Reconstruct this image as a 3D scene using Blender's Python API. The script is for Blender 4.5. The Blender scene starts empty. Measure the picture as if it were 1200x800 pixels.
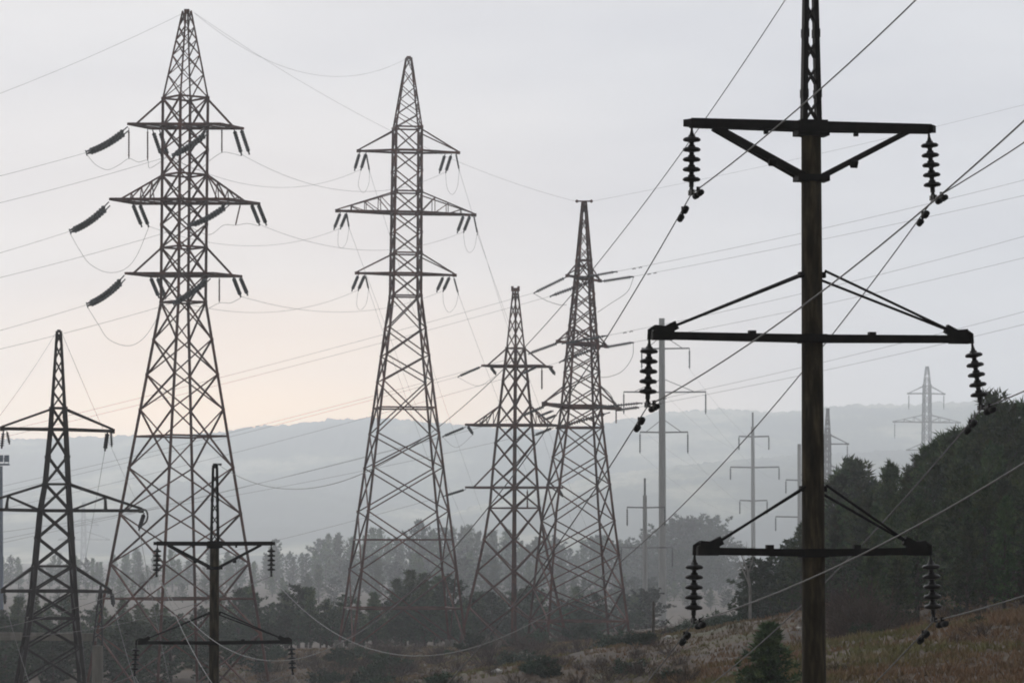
import bpy, math, random
import numpy as np
from mathutils import Vector, Matrix

random.seed(7)
S = bpy.context.scene
COL = S.collection
R = math.radians

# ------------------------------------------------------------------ camera
F = 4000.0                       # focal length in pixels of a 1200 px wide frame
PITCH = math.atan(240.0 / F)     # horizon lies at pixel row 640
cam_d = bpy.data.cameras.new('camera')
cam_d.sensor_width = 36.0
cam_d.lens = 36.0 * F / 1200.0
cam_d.clip_start = 0.1
cam_d.clip_end = 20000
cam = bpy.data.objects.new('camera', cam_d)
COL.objects.link(cam)
cam.location = (0, 0, 0)
cam.rotation_euler = (R(90) + PITCH, 0, 0)
S.camera = cam

# ------------------------------------------------------------------ exposure and render
S.view_settings.view_transform = 'Standard'
S.view_settings.look = 'None'
S.view_settings.gamma = 1.0
S.view_settings.use_curve_mapping = False
S.view_settings.exposure = 0.12
S.render.engine = 'CYCLES'
S.cycles.use_denoising = True
S.cycles.max_bounces = 6
S.cycles.diffuse_bounces = 2
S.cycles.glossy_bounces = 2
S.cycles.volume_bounces = 2
S.cycles.pixel_filter_type = 'BLACKMAN_HARRIS'
S.cycles.filter_width = 1.9

# ------------------------------------------------------------------ sky
SUN_AZ, SUN_EL = R(-22), R(9)    # azimuth from straight ahead, to the left
W = bpy.data.worlds.new('World')
S.world = W
W.use_nodes = True
nt = W.node_tree
for n in list(nt.nodes):
    nt.nodes.remove(n)
def N(tree, typ, **kw):
    n = tree.nodes.new(typ)
    for k, v in kw.items():
        setattr(n, k, v)
    return n
def ramp(tree, fac, stops):
    r = tree.nodes.new('ShaderNodeValToRGB')
    e = r.color_ramp.elements
    while len(e) < len(stops):
        e.new(0.5)
    for i, (p, c) in enumerate(stops):
        e[i].position = p
        e[i].color = (c[0], c[1], c[2], 1)
    tree.links.new(fac, r.inputs[0])
    return r.outputs[0]
def math_node(tree, op, a, b=None, c=None):
    m = tree.nodes.new('ShaderNodeMath')
    m.operation = op
    for i, v in enumerate((a, b, c)):
        if v is None:
            continue
        if isinstance(v, (int, float)):
            m.inputs[i].default_value = v
        else:
            tree.links.new(v, m.inputs[i])
    return m.outputs[0]
def mix(tree, fac, a, b, blend='MIX'):
    m = tree.nodes.new('ShaderNodeMix')
    m.data_type = 'RGBA'
    m.blend_type = blend
    for sock, v in ((m.inputs[0], fac), (m.inputs[6], a), (m.inputs[7], b)):
        if isinstance(v, (int, float)):
            sock.default_value = v
        elif isinstance(v, tuple):
            sock.default_value = (v[0], v[1], v[2], 1)
        else:
            tree.links.new(v, sock)
    return m.outputs[2]
L = nt.links
sky = N(nt, 'ShaderNodeTexSky', sky_type='NISHITA')
sky.sun_disc = False
sky.sun_elevation = SUN_EL
sky.sun_rotation = SUN_AZ
sky.dust_density = 5.0
sky.air_density = 1.2
tc = N(nt, 'ShaderNodeTexCoord')
sep = N(nt, 'ShaderNodeSeparateXYZ')
L.new(tc.outputs['Generated'], sep.inputs[0])
X_, Y_, Z_ = sep.outputs
# cloud deck: brighter towards the hidden sun, dim behind the viewer
front = math_node(nt, 'MULTIPLY_ADD', Y_, 0.5, 0.5)
deck = ramp(nt, front, [(0.0, (1.8, 1.8, 1.9)), (0.5, (3.6, 3.62, 3.8)),
                        (0.86, (5.5, 5.62, 5.95)), (1.0, (5.15, 5.26, 5.6))])
# low band of warm light under the cloud edge, left of centre
el = ramp(nt, Z_, [(0.0, (1, 1, 1)), (0.034, (1, 1, 1)), (0.050, (0.45, 0.45, 0.45)), (0.080, (0.12, 0.12, 0.12)), (0.14, (0.02, 0.02, 0.02))])
azd = math_node(nt, 'SUBTRACT', X_, -0.075)
az = math_node(nt, 'POWER', 2.718, math_node(nt, 'MULTIPLY', math_node(nt, 'MULTIPLY', azd, azd), -75.0))
warm = mix(nt, 1.0, el, az, 'MULTIPLY')
nz = N(nt, 'ShaderNodeTexNoise')
mp = N(nt, 'ShaderNodeMapping')
mp.inputs['Scale'].default_value = (5, 5, 22)
L.new(tc.outputs['Generated'], mp.inputs['Vector'])
L.new(mp.outputs[0], nz.inputs['Vector'])
nz.inputs['Scale'].default_value = 1.6
nz.inputs['Detail'].default_value = 5
cl = ramp(nt, nz.outputs[0], [(0.3, (0.90, 0.905, 0.93)), (0.5, (0.985, 0.985, 0.99)), (0.7, (1.06, 1.055, 1.045))])
deck2 = mix(nt, 1.0, deck, cl, 'MULTIPLY')
glow = mix(nt, 1.0, warm, (11.0, 5.2, 0.0), 'MULTIPLY')
deck3 = mix(nt, 1.0, deck2, glow, 'ADD')
# bright sky patch added above the frame to light the haze from ahead
dotn = N(nt, 'ShaderNodeVectorMath', operation='DOT_PRODUCT')
L.new(tc.outputs['Generated'], dotn.inputs[0])
dotn.inputs[1].default_value = (math.sin(R(-4)) * math.cos(R(42)), math.cos(R(-4)) * math.cos(R(42)), math.sin(R(42)))
patch = ramp(nt, dotn.outputs['Value'], [(0.85, (0, 0, 0)), (0.95, (10.6, 11.0, 11.7)), (1.0, (22, 22.7, 24))])
deck3 = mix(nt, 1.0, deck3, patch, 'ADD')
final = mix(nt, 0.985, sky.outputs[0], deck3)
bg = N(nt, 'ShaderNodeBackground')
bg.inputs['Strength'].default_value = 0.12
out = N(nt, 'ShaderNodeOutputWorld')
L.new(final, bg.inputs[0])
L.new(bg.outputs[0], out.inputs[0])

# ------------------------------------------------------------------ sun (behind cloud)
sd = bpy.data.lights.new('sun', 'SUN')
sd.energy = 0.5
sd.angle = R(25)
sd.color = (1.0, 0.93, 0.85)
sun = bpy.data.objects.new('sun', sd)
COL.objects.link(sun)
sdir = Vector((math.sin(SUN_AZ) * math.cos(SUN_EL), math.cos(SUN_AZ) * math.cos(SUN_EL), math.sin(SUN_EL)))
sun.rotation_euler = sdir.to_track_quat('Z', 'Y').to_euler()

# ------------------------------------------------------------------ helpers
CP, SP = math.cos(PITCH), math.sin(PITCH)
def at(px, py, Y):
    """world point seen at pixel (px, py) of the photograph, Y metres ahead"""
    u, v = (px - 600) / F, (400 - py) / F
    k = Y / (CP - v * SP)
    return Vector((u * k, Y, (SP + v * CP) * k))

def lerp(tab, y):
    if y <= tab[0][0]:
        return tab[0][1]
    for (a, b), (c, d) in zip(tab, tab[1:]):
        if y <= c:
            return b + (d - b) * (y - a) / (c - a)
    return tab[-1][1]

class MB:
    def __init__(self):
        self.v, self.f, self.sm = [], [], []
    def add(self, vs, fs, smooth=False):
        o = len(self.v)
        self.v += [Vector(p) for p in vs]
        self.f += [tuple(i + o for i in f) for f in fs]
        self.sm += [smooth] * len(fs)
    def bar(self, p, q, w, h=None):
        p, q = Vector(p), Vector(q)
        h = h or w
        d = (q - p)
        if d.length < 1e-6:
            return
        d.normalize()
        up = Vector((0, 0, 1)) if abs(d.z) < 0.95 else Vector((0, 1, 0))
        s = d.cross(up).normalized()
        t = s.cross(d)
        c = [s * w / 2 + t * h / 2, -s * w / 2 + t * h / 2, -s * w / 2 - t * h / 2, s * w / 2 - t * h / 2]
        self.add([p + x for x in c] + [q + x for x in c],
                 [(0, 1, 5, 4), (1, 2, 6, 5), (2, 3, 7, 6), (3, 0, 4, 7), (3, 2, 1, 0), (4, 5, 6, 7)])
    def angle(self, p, q, w, inward=None):
        """steel angle section: two thin plates at a right angle"""
        p, q = Vector(p), Vector(q)
        d = (q - p).normalized()
        up = Vector((0, 0, 1)) if abs(d.z) < 0.95 else Vector((0, 1, 0))
        s = d.cross(up).normalized()
        t = s.cross(d)
        th = w * 0.16
        a = Vector(p), Vector(q)
        self.bar2(p + t * w / 2, q + t * w / 2, s, t, w, th)
        self.bar2(p + s * w / 2, q + s * w / 2, s, t, th, w)
    def bar2(self, p, q, s, t, w, h):
        c = [s * w / 2 + t * h / 2, -s * w / 2 + t * h / 2, -s * w / 2 - t * h / 2, s * w / 2 - t * h / 2]
        self.add([p + x for x in c] + [q + x for x in c],
                 [(0, 1, 5, 4), (1, 2, 6, 5), (2, 3, 7, 6), (3, 0, 4, 7), (3, 2, 1, 0), (4, 5, 6, 7)])
    def tube(self, pts, rad, n=6, caps=True, smooth=True):
        """tube through pts; rad is one radius or one per point"""
        pts = [Vector(p) for p in pts]
        rs = rad if isinstance(rad, (list, tuple)) else [rad] * len(pts)
        vs, fs = [], []
        ref = None
        for i, p in enumerate(pts):
            d = (pts[min(i + 1, len(pts) - 1)] - pts[max(i - 1, 0)])
            if d.length < 1e-9:
                d = Vector((0, 0, 1))
            d.normalize()
            if ref is None:
                ref = Vector((0, 0, 1)) if abs(d.z) < 0.9 else Vector((1, 0, 0))
            s = d.cross(ref).normalized()
            t = s.cross(d)
            for k in range(n):
                a = 2 * math.pi * k / n
                vs.append(p + (s * math.cos(a) + t * math.sin(a)) * rs[i])
        for i in range(len(pts) - 1):
            for k in range(n):
                k2 = (k + 1) % n
                fs.append((i * n + k, i * n + k2, (i + 1) * n + k2, (i + 1) * n + k))
        self.add(vs, fs, smooth)
        if caps:
            m = len(pts) - 1
            self.add(vs[:n], [tuple(range(n))[::-1]])
            self.add(vs[m * n:], [tuple(range(n))])
    def build(self, name, mat, parent=None, origin=None):
        me = bpy.data.meshes.new(name)
        o = origin if origin is not None else (Vector(parent['_o']) if parent is not None and '_o' in parent else Vector((0, 0, 0)))
        me.from_pydata([p - o for p in self.v], [], self.f)
        me.polygons.foreach_set('use_smooth', self.sm)
        me.materials.append(mat)
        me.update()
        ob = bpy.data.objects.new(name, me)
        COL.objects.link(ob)
        if parent is not None:
            ob.parent = parent
        else:
            ob.location = o
        return ob

def tag(o, label=None, cat=None, group=None, kind=None):
    if label: o['label'] = label
    if cat: o['category'] = cat
    if group: o['group'] = group
    if kind: o['kind'] = kind
    return o
ROOTS = []
def thing(name, loc, label, cat, group=None):
    o = bpy.data.objects.new(name, None)
    o.empty_display_size = 0.5
    COL.objects.link(o)
    o.location = loc
    o['_o'] = tuple(loc)
    ROOTS.append(o)
    return tag(o, label, cat, group)

# ------------------------------------------------------------------ materials
def material(name, stops, scale=3.0, rough=0.7, metal=0.0, detail=5, bump=0.0, rand=0.0, stretch=(1, 1, 1), spec=0.3, coord='Object'):
    m = bpy.data.materials.new(name)
    m.use_nodes = True
    t = m.node_tree
    b = t.nodes['Principled BSDF']
    b.inputs['Roughness'].default_value = rough
    b.inputs['Metallic'].default_value = metal
    b.inputs['Specular IOR Level'].default_value = spec
    c = t.nodes.new('ShaderNodeTexCoord')
    mpn = t.nodes.new('ShaderNodeMapping')
    mpn.inputs['Scale'].default_value = stretch
    t.links.new(c.outputs[coord], mpn.inputs[0])
    nn = t.nodes.new('ShaderNodeTexNoise')
    nn.inputs['Scale'].default_value = scale
    nn.inputs['Detail'].default_value = detail
    nn.inputs['Roughness'].default_value = 0.6
    t.links.new(mpn.outputs[0], nn.inputs['Vector'])
    col = ramp(t, nn.outputs[0], stops)
    if rand:
        oi = t.nodes.new('ShaderNodeObjectInfo')
        v = math_node(t, 'MULTIPLY_ADD', oi.outputs['Random'], rand, 1 - rand / 2)
        hs = t.nodes.new('ShaderNodeHueSaturation')
        hs.inputs['Hue'].default_value = 0.5
        t.links.new(math_node(t, 'MULTIPLY_ADD', oi.outputs['Random'], 0.05, 0.475), hs.inputs['Hue'])
        t.links.new(v, hs.inputs['Value'])
        t.links.new(col, hs.inputs['Color'])
        col = hs.outputs[0]
    t.links.new(col, b.inputs['Base Color'])
    if bump:
        bp = t.nodes.new('ShaderNodeBump')
        bp.inputs['Strength'].default_value = bump
        bp.inputs['Distance'].default_value = 0.02
        t.links.new(nn.outputs[0], bp.inputs['Height'])
        t.links.new(bp.outputs[0], b.inputs['Normal'])
    return m

M = {}
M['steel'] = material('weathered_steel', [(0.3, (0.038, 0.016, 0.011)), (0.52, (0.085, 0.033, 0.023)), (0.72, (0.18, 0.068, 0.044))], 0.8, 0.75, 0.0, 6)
M['dark_steel'] = material('dark_painted_steel', [(0.3, (0.022, 0.020, 0.020)), (0.7, (0.05, 0.044, 0.042))], 1.2, 0.65)
M['black_steel'] = material('black_arm_steel', [(0.3, (0.006, 0.006, 0.006)), (0.7, (0.016, 0.014, 0.012))], 6, 0.75, 0, 6, 0.3, spec=0.15)
M['concrete'] = material('dark_brown_concrete', [(0.28, (0.009, 0.007, 0.003)), (0.5, (0.032, 0.025, 0.013)), (0.74, (0.095, 0.075, 0.043))], 3.0, 0.9, 0, 9, 0.8, stretch=(3, 3, 0.55))  # dark brown with paler streaks along the shaft
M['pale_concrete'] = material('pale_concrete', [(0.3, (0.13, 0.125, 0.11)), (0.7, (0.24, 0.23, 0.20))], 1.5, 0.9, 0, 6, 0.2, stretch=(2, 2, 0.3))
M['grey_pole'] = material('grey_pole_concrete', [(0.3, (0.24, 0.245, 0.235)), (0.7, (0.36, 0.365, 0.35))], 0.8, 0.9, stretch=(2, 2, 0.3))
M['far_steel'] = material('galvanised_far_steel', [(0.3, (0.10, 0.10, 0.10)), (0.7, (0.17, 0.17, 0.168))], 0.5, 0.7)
M['insulator'] = material('dark_insulator_glass', [(0.3, (0.010, 0.010, 0.010)), (0.7, (0.022, 0.020, 0.018))], 8, 0.5, spec=0.2)
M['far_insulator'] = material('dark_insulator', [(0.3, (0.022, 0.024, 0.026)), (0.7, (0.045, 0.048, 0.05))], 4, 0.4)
M['wire'] = material('aluminium_wire', [(0.3, (0.15, 0.15, 0.145)), (0.7, (0.22, 0.215, 0.205))], 2, 0.65, 0.2)
M['far_wire'] = material('dull_wire', [(0.3, (0.10, 0.10, 0.10)), (0.7, (0.16, 0.155, 0.15))], 1, 0.6, 0.2)
M['mast'] = material('blue_grey_mast', [(0.3, (0.10, 0.14, 0.20)), (0.7, (0.16, 0.21, 0.28))], 1, 0.6)
M['bark'] = material('bark', [(0.3, (0.04, 0.033, 0.027)), (0.7, (0.10, 0.082, 0.066))], 5, 0.95, 0, 6, 0.4, stretch=(2, 2, 0.4))
M['pale_bark'] = material('pale_dead_wood', [(0.3, (0.16, 0.155, 0.14)), (0.7, (0.3, 0.29, 0.27))], 3, 0.9)
M['pine'] = material('pine_needles', [(0.32, (0.016, 0.032, 0.012)), (0.5, (0.048, 0.080, 0.028)), (0.68, (0.12, 0.145, 0.052))], 0.4, 0.8, 0, 5, rand=0.9)
M['leaf'] = material('dull_foliage', [(0.3, (0.018, 0.034, 0.018)), (0.5, (0.036, 0.058, 0.030)), (0.72, (0.07, 0.08, 0.040))], 0.5, 0.85, 0, 5, rand=0.9)
M['twig'] = material('bare_twigs', [(0.3, (0.045, 0.034, 0.028)), (0.7, (0.11, 0.08, 0.062))], 3, 0.95, rand=0.4)
M['rock'] = material('pale_rubble', [(0.3, (0.36, 0.34, 0.31)), (0.7, (0.62, 0.60, 0.56))], 4, 0.9, 0, 6, 0.4)
M['grass'] = material('dry_grass', [(0.28, (0.095, 0.080, 0.036)), (0.40, (0.18, 0.135, 0.072)), (0.5, (0.25, 0.155, 0.090)), (0.6, (0.17, 0.165, 0.06)), (0.75, (0.29, 0.225, 0.13))], 0.10, 0.95, 0, 6, coord='Object')
M['ground'] = material('dry_hillside', [(0.28, (0.024, 0.019, 0.011)), (0.42, (0.045, 0.030, 0.016)), (0.55, (0.070, 0.043, 0.023)), (0.66, (0.066, 0.062, 0.026)), (0.8, (0.085, 0.062, 0.034))], 0.16, 0.95, 0, 10, 0.6, coord='Object')
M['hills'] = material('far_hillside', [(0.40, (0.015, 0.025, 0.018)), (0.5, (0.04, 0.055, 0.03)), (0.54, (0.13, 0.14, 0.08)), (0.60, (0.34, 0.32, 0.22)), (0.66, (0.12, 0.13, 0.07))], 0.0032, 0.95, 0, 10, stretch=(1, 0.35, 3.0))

# ------------------------------------------------------------------ terrain
ctrl_px = [
 (950,1148,48),(252,1097,104),(62,862,167),(209,832,276),(471,757,342),(603,760,342),(678,762,342),
 (780,752,250),(850,738,200),(950,723,170),(1080,722,150),(1200,692,150),(1330,665,150),
 (897,806,95),(1100,800,95),(1260,785,95),(700,832,110),(600,800,230),(450,792,260),(700,788,220),
 (400,777,300),(320,792,290),(1100,692,220),(1260,642,230),(1000,716,240),(900,722,280),
 (0,850,260),(300,832,200),(500,850,150),(-200,850,260),(1450,620,230),
 (0,760,450),(300,757,450),(600,755,450),(900,735,450),(1200,665,420),(1450,620,420),(-300,760,450),
]
pts = [tuple(at(*c)) for c in ctrl_px]
pts += [(0,0,-1.75),(20,0,-1.6),(-20,0,-2.2),(0,-40,-0.5),(35,50,-3.0),(-35,50,-7.0),(-60,120,-12),(60,120,-1.0),
        (-100,600,-15),(0,600,-14.5),(100,600,-12),(180,600,-8),(-150,1000,-16),(0,1000,-16),(150,1000,-15),(300,1000,-12)]
P = np.array(pts)
def _u(r2):
    return np.where(r2 > 1e-9, 0.5 * r2 * np.log(r2 + 1e-12), 0.0)
n_ = len(P)
A_ = np.zeros((n_ + 3, n_ + 3))
d2 = ((P[:, None, :2] - P[None, :, :2]) ** 2).sum(-1)
A_[:n_, :n_] = _u(d2) + np.eye(n_) * 0.5
A_[:n_, n_:] = np.c_[np.ones(n_), P[:, :2]]
A_[n_:, :n_] = A_[:n_, n_:].T
w_ = np.linalg.solve(A_, np.r_[P[:, 2], 0, 0, 0])
def hts(xy):
    xy = np.atleast_2d(np.asarray(xy, float))
    d2 = ((xy[:, None, :] - P[None, :, :2]) ** 2).sum(-1)
    z = _u(d2) @ w_[:n_] + w_[n_] + xy @ w_[n_ + 1:]
    x, y = xy[:, 0], xy[:, 1]
    far = np.clip((y - 650) / 350, 0, 1)
    z = np.clip(z, -17, 14)
    z = z * (1 - far) + (-16 + np.clip(x, 0, 800) * 0.01) * far
    near = np.clip(1 - np.abs(y - 160) / 200, 0, 1)
    z += near * (0.16 * np.sin(x * 0.7 + 1.3 * np.sin(y * 0.23)) * np.cos(y * 0.41 + x * 0.2) + 0.09 * np.sin(x * 1.9 + y * 1.1) * np.sin(y * 1.3 - x * 0.6))
    return z
def gz(x, y):
    return float(hts([(x, y)])[0])

ys = np.r_[np.linspace(-50, 60, 23)[:-1], np.linspace(60, 320, 175)[:-1], np.geomspace(320, 7200, 66)]
ss = np.linspace(-1, 1, 191)
ss = np.sign(ss) * np.abs(ss) ** 1.35
gv = []
for y in ys:
    wd = 60 + max(y, 0) * 0.36
    gv.append(np.c_[ss * wd, np.full(len(ss), y)])
gv = np.vstack(gv)
gzv = hts(gv)
nc = len(ss)
mb = MB()
mb.v = [Vector((a[0], a[1], z)) for a, z in zip(gv, gzv)]
for i in range(len(ys) - 1):
    for j in range(nc - 1):
        a = i * nc + j
        mb.f.append((a, a + 1, a + nc + 1, a + nc))
mb.sm = [True] * len(mb.f)
g = mb.build('ground', M['ground'])
tag(g, kind='structure')

# far hills: two overlapping ridges
def hills(name, prof, D, y0, y1, seed):
    rnd = random.Random(seed)
    ph = [(rnd.uniform(0, 6.28), rnd.uniform(0, 6.28)) for _ in range(6)]
    xs = np.linspace(-200, 1420, 420)
    yy = np.linspace(y0, y1, 70)
    m = MB()
    for y in yy:
        for px in xs:
            X = (px - 600) / F * D * (y / D) ** 0.5
            top = (640 - lerp(prof, px)) / F * D + 16
            t = (y - y0) / (D - y0) if y < D else 1 - (y - D) / (y1 - D)
            t = max(0, min(1, t))
            s = t * t * (3 - 2 * t)
            nzv = sum(math.sin(X * 0.006 * 1.8 ** k + ph[k][0]) * math.cos(y * 0.005 * 1.8 ** k + ph[k][1]) / 1.7 ** k for k in range(6))
            z = -16 - 2 + (top + 2) * s + nzv * 4.0 * s * (1 - s) * 4 * 0.8 + nzv * 1.2 * s + s * 0.0011 * D * (0.5 * math.sin(X * 0.045 + nzv) * math.sin(y * 0.031 + X * 0.011) + 0.5 * rnd.uniform(-1, 1))
            m.v.append(Vector((X, y, z)))
    n = len(xs)
    for i in range(len(yy) - 1):
        for j in range(n - 1):
            a = i * n + j
            m.f.append((a, a + 1, a + n + 1, a + n))
    m.sm = [True] * len(m.f)
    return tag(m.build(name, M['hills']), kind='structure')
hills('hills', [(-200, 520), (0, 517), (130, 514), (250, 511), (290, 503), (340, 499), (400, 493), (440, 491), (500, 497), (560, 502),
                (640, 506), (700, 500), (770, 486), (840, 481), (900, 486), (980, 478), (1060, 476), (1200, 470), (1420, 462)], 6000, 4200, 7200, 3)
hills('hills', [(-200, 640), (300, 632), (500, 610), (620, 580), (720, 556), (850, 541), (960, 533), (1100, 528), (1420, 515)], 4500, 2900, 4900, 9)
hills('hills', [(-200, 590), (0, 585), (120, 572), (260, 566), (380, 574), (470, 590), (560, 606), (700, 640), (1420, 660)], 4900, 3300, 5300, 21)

# ------------------------------------------------------------------ haze
hz = MB()
x0, x1, y0, y1, z0, z1 = -2800, 2800, -70, 7400, float(gzv.min()) - 4, 250
hz.add([(x0, y0, z0), (x1, y0, z0), (x1, y1, z0), (x0, y1, z0), (x0, y0, z1), (x1, y0, z1), (x1, y1, z1), (x0, y1, z1)],
       [(3, 2, 1, 0), (4, 5, 6, 7), (0, 1, 5, 4), (1, 2, 6, 5), (2, 3, 7, 6), (3, 0, 4, 7)])
hm = bpy.data.materials.new('haze')
hm.use_nodes = True
for n in list(hm.node_tree.nodes):
    if n.type != 'OUTPUT_MATERIAL':
        hm.node_tree.nodes.remove(n)
pv = hm.node_tree.nodes.new('ShaderNodeVolumePrincipled')
pv.inputs['Color'].default_value = (0.935, 0.975, 1.0, 1)
pv.inputs['Density'].default_value = 0.00024
pv.inputs['Anisotropy'].default_value = 0.6
hm.node_tree.links.new(pv.outputs[0], [n for n in hm.node_tree.nodes if n.type == 'OUTPUT_MATERIAL'][0].inputs['Volume'])
haze = tag(hz.build('haze', hm), kind='stuff')

# ------------------------------------------------------------------ insulators
def string_mesh(m, A, B, big, small, n, sag=0.0):
    """ribbed insulator string from A to B"""
    A, B = Vector(A), Vector(B)
    L_ = (B - A).length
    P0 = []
    rs = []
    e = 0.1
    def pt(t):
        return A + (B - A) * t + Vector((0, 0, -sag * 4 * t * (1 - t)))
    P0.append(pt(0)); rs.append(small * 0.5)
    P0.append(pt(e)); rs.append(small * 0.5)
    for i in range(n):
        t0 = e + (1 - 2 * e) * i / n
        dt = (1 - 2 * e) / n
        P0 += [pt(t0 + dt * 0.02), pt(t0 + dt * 0.45), pt(t0 + dt * 0.55), pt(t0 + dt * 0.8)]
        rs += [small * 0.75, small * 0.75, big, big * 0.85]
    P0.append(pt(1 - e)); rs.append(small)
    P0.append(pt(1)); rs.append(small * 0.5)
    m.tube(P0, rs, 8, smooth=False)

# ------------------------------------------------------------------ lattice pylons
class Tower:
    def __init__(self, label, D, cl, st, phi, mat, base_y, group='lattice pylons crossing the valley'):
        self.D, self.cl, self.st, self.phi, self.mat = D, cl, st, phi, mat
        self.k = D / F
        b = at(lerp(cl, base_y), base_y, D)
        self.base_y = base_y
        self.root = thing('lattice_pylon', b, label, 'pylon', group)
    def c(self, y):
        return at(lerp(self.cl, y), y, self.D)
    def corner(self, y, i):
        h = lerp(self.st, y) * self.k
        a = R(self.phi)
        sx, sy = ((-1, -1), (1, -1), (1, 1), (-1, 1))[i]
        x, yy = sx * h, sy * h
        return self.c(y) + Vector((x * math.cos(a) - yy * math.sin(a), x * math.sin(a) + yy * math.cos(a), 0))
    def px(self, x, y, dd=0.0):
        return at(x, y, self.D + dd)
    def body(self, panels, rings, split, legw, brw):
        """legs, bracing below and above `split` (the foot of the peak)"""
        k = self.k
        ykeys = sorted(set([s[0] for s in self.st if panels[0] <= s[0] <= self.base_y] + [panels[0], self.base_y]))
        for i in range(4):
            m = MB()
            for a, b in zip(ykeys, ykeys[1:]):
                m.bar(self.corner(a, i), self.corner(b, i), legw * k * (1.0 if b > split else 0.62))
            m.build('leg', self.mat, self.root)
        lo, hi = MB(), MB()
        pl = list(panels)
        if pl[-1] < self.base_y:
            pl.append(self.base_y)
        for a, b in zip(pl, pl[1:]):
            m = hi if b <= split else lo
            w = brw * k * (0.62 if b <= split else 1.0)
            for i in range(4):
                j = (i + 1) % 4
                m.angle(self.corner(a, i), self.corner(b, j), w)
                m.angle(self.corner(a, j), self.corner(b, i), w)
        for y in rings:
            m = hi if y < split else lo
            for i in range(4):
                m.bar(self.corner(y, i), self.corner(y, (i + 1) % 4), brw * k * 1.25)
        for y in panels:                      # gusset plates at the nodes
            if y < split: continue
            for i in range(4):
                p = self.corner(y, i)
                lo.bar(p - Vector((0, 0, 1.6 * k)), p + Vector((0, 0, 1.6 * k)), legw * k * 1.25)
        lo.build('bracing', self.mat, self.root)
        if hi.f:
            c0 = self.c(panels[0])
            hi.bar(c0 - Vector((0, 0, 1.5 * k)), c0 + Vector((0, 0, 1.8 * k)), max(lerp(self.st, panels[0]) * 1.7, 4) * k)
            hi.build('peak_bracing', self.mat, self.root)
    def arm(self, y, yup, tips, w, tw, nodes=0):
        """crossarm with a tip on each side: lower chords, upper ties, truss nodes"""
        m = MB()
        k = self.k
        for T in tips:
            T = Vector(T)
            d = (T - self.c(y)); d.z = 0
            o = sorted(range(4), key=lambda i: -((self.corner(y, i) - self.c(y)).dot(d)))[:2]
            for i in o:
                a, b = self.corner(y, i), self.corner(yup, i)
                m.bar(a, T, w * k)
                m.bar(b, T + Vector((0, 0, w * k * 0.6)), tw * k)
                for q in range(1, nodes + 1):
                    t, t2 = q / (nodes + 1), (q - 1) / (nodes + 1)
                    lo_, up_ = a.lerp(T, t), b.lerp(T, t)
                    m.bar(lo_, up_, tw * k * 0.7)
                    m.bar(a.lerp(T, t2), up_, tw * k * 0.7)
            if nodes:
                for q in range(1, nodes + 1):
                    t = q / (nodes + 1)
                    m.bar(self.corner(y, o[0]).lerp(T, t), self.corner(y, o[1]).lerp(T, t), tw * k * 0.7)
                    m.bar(self.corner(yup, o[0]).lerp(T, t), self.corner(yup, o[1]).lerp(T, t), tw * k * 0.7)
            e = (T - self.c(y)).normalized()
            m.bar(T - e * 3 * k, T + e * 2 * k, w * k * 1.5)
        for i in range(4):
            m.bar(self.corner(y, i), self.corner(y, (i + 1) % 4), w * k)
        m.build('crossarm', self.mat, self.root)
    def skew_arm(self, y, yup, A, B, A2, B2, wd, w, tw, truss=0, dy=0.0):
        """wide arm whose ends are cut obliquely: near beam A-A2, far beam B-B2 (pixel columns)"""
        m = MB()
        k = self.k
        pa, pb = self.px(A, y + dy, -wd), self.px(B, y, wd)
        pa2, pb2 = self.px(A2, y, -wd), self.px(B2, y - dy, wd)
        z = self.c(y).z
        for p in (pa, pb, pa2, pb2):
            p.z = z
        m.bar(pa, pa2, w * k); m.bar(pb, pb2, w * k)
        m.bar(pa, pb, w * k); m.bar(pa2, pb2, w * k)
        n = 7
        for q in range(n):
            s, t = q / n, (q + 1) / n
            m.bar(pa.lerp(pa2, s), pb.lerp(pb2, t), tw * k * 0.9)
            m.bar(pb.lerp(pb2, s), pa.lerp(pa2, t), tw * k * 0.9)
        cs = [self.corner(yup, i) for i in range(4)]
        lft = min(cs, key=lambda p: p.x); rgt = max(cs, key=lambda p: p.x)
        nr = min(cs, key=lambda p: p.y); fr = max(cs, key=lambda p: p.y)
        tl, tr = pa.lerp(pa2, 0.09), pb2.lerp(pb, 0.09)
        tl2, tr2 = pb.lerp(pb2, 0.02), pa2.lerp(pa, 0.02)
        for a, b in ((lft, tl), (rgt, tr)):
            m.bar(a, b, tw * k * 1.15)
            for q in range(1, truss + 1):
                t = q / (truss + 1)
                u = a.lerp(b, t)
                l1 = Vector((u.x, b.y, z))
                l2 = Vector((u.x, 2 * self.D - b.y, z))
                m.bar(u, l1, tw * k * 0.7); m.bar(u, l2, tw * k * 0.7)
                nxt = a.lerp(b, (q + 1) / (truss + 1))
                m.bar(u, Vector((nxt.x, b.y, z)), tw * k * 0.7)
                m.bar(Vector((u.x, b.y, z)), a.lerp(b, (q - 1) / (truss + 1)), tw * k * 0.7)
        if truss:
            m.bar(lft, tl2, tw * k); m.bar(rgt, tr2, tw * k)
        m.build('crossarm', self.mat, self.root)
        return pa, pb, pa2, pb2
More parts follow.
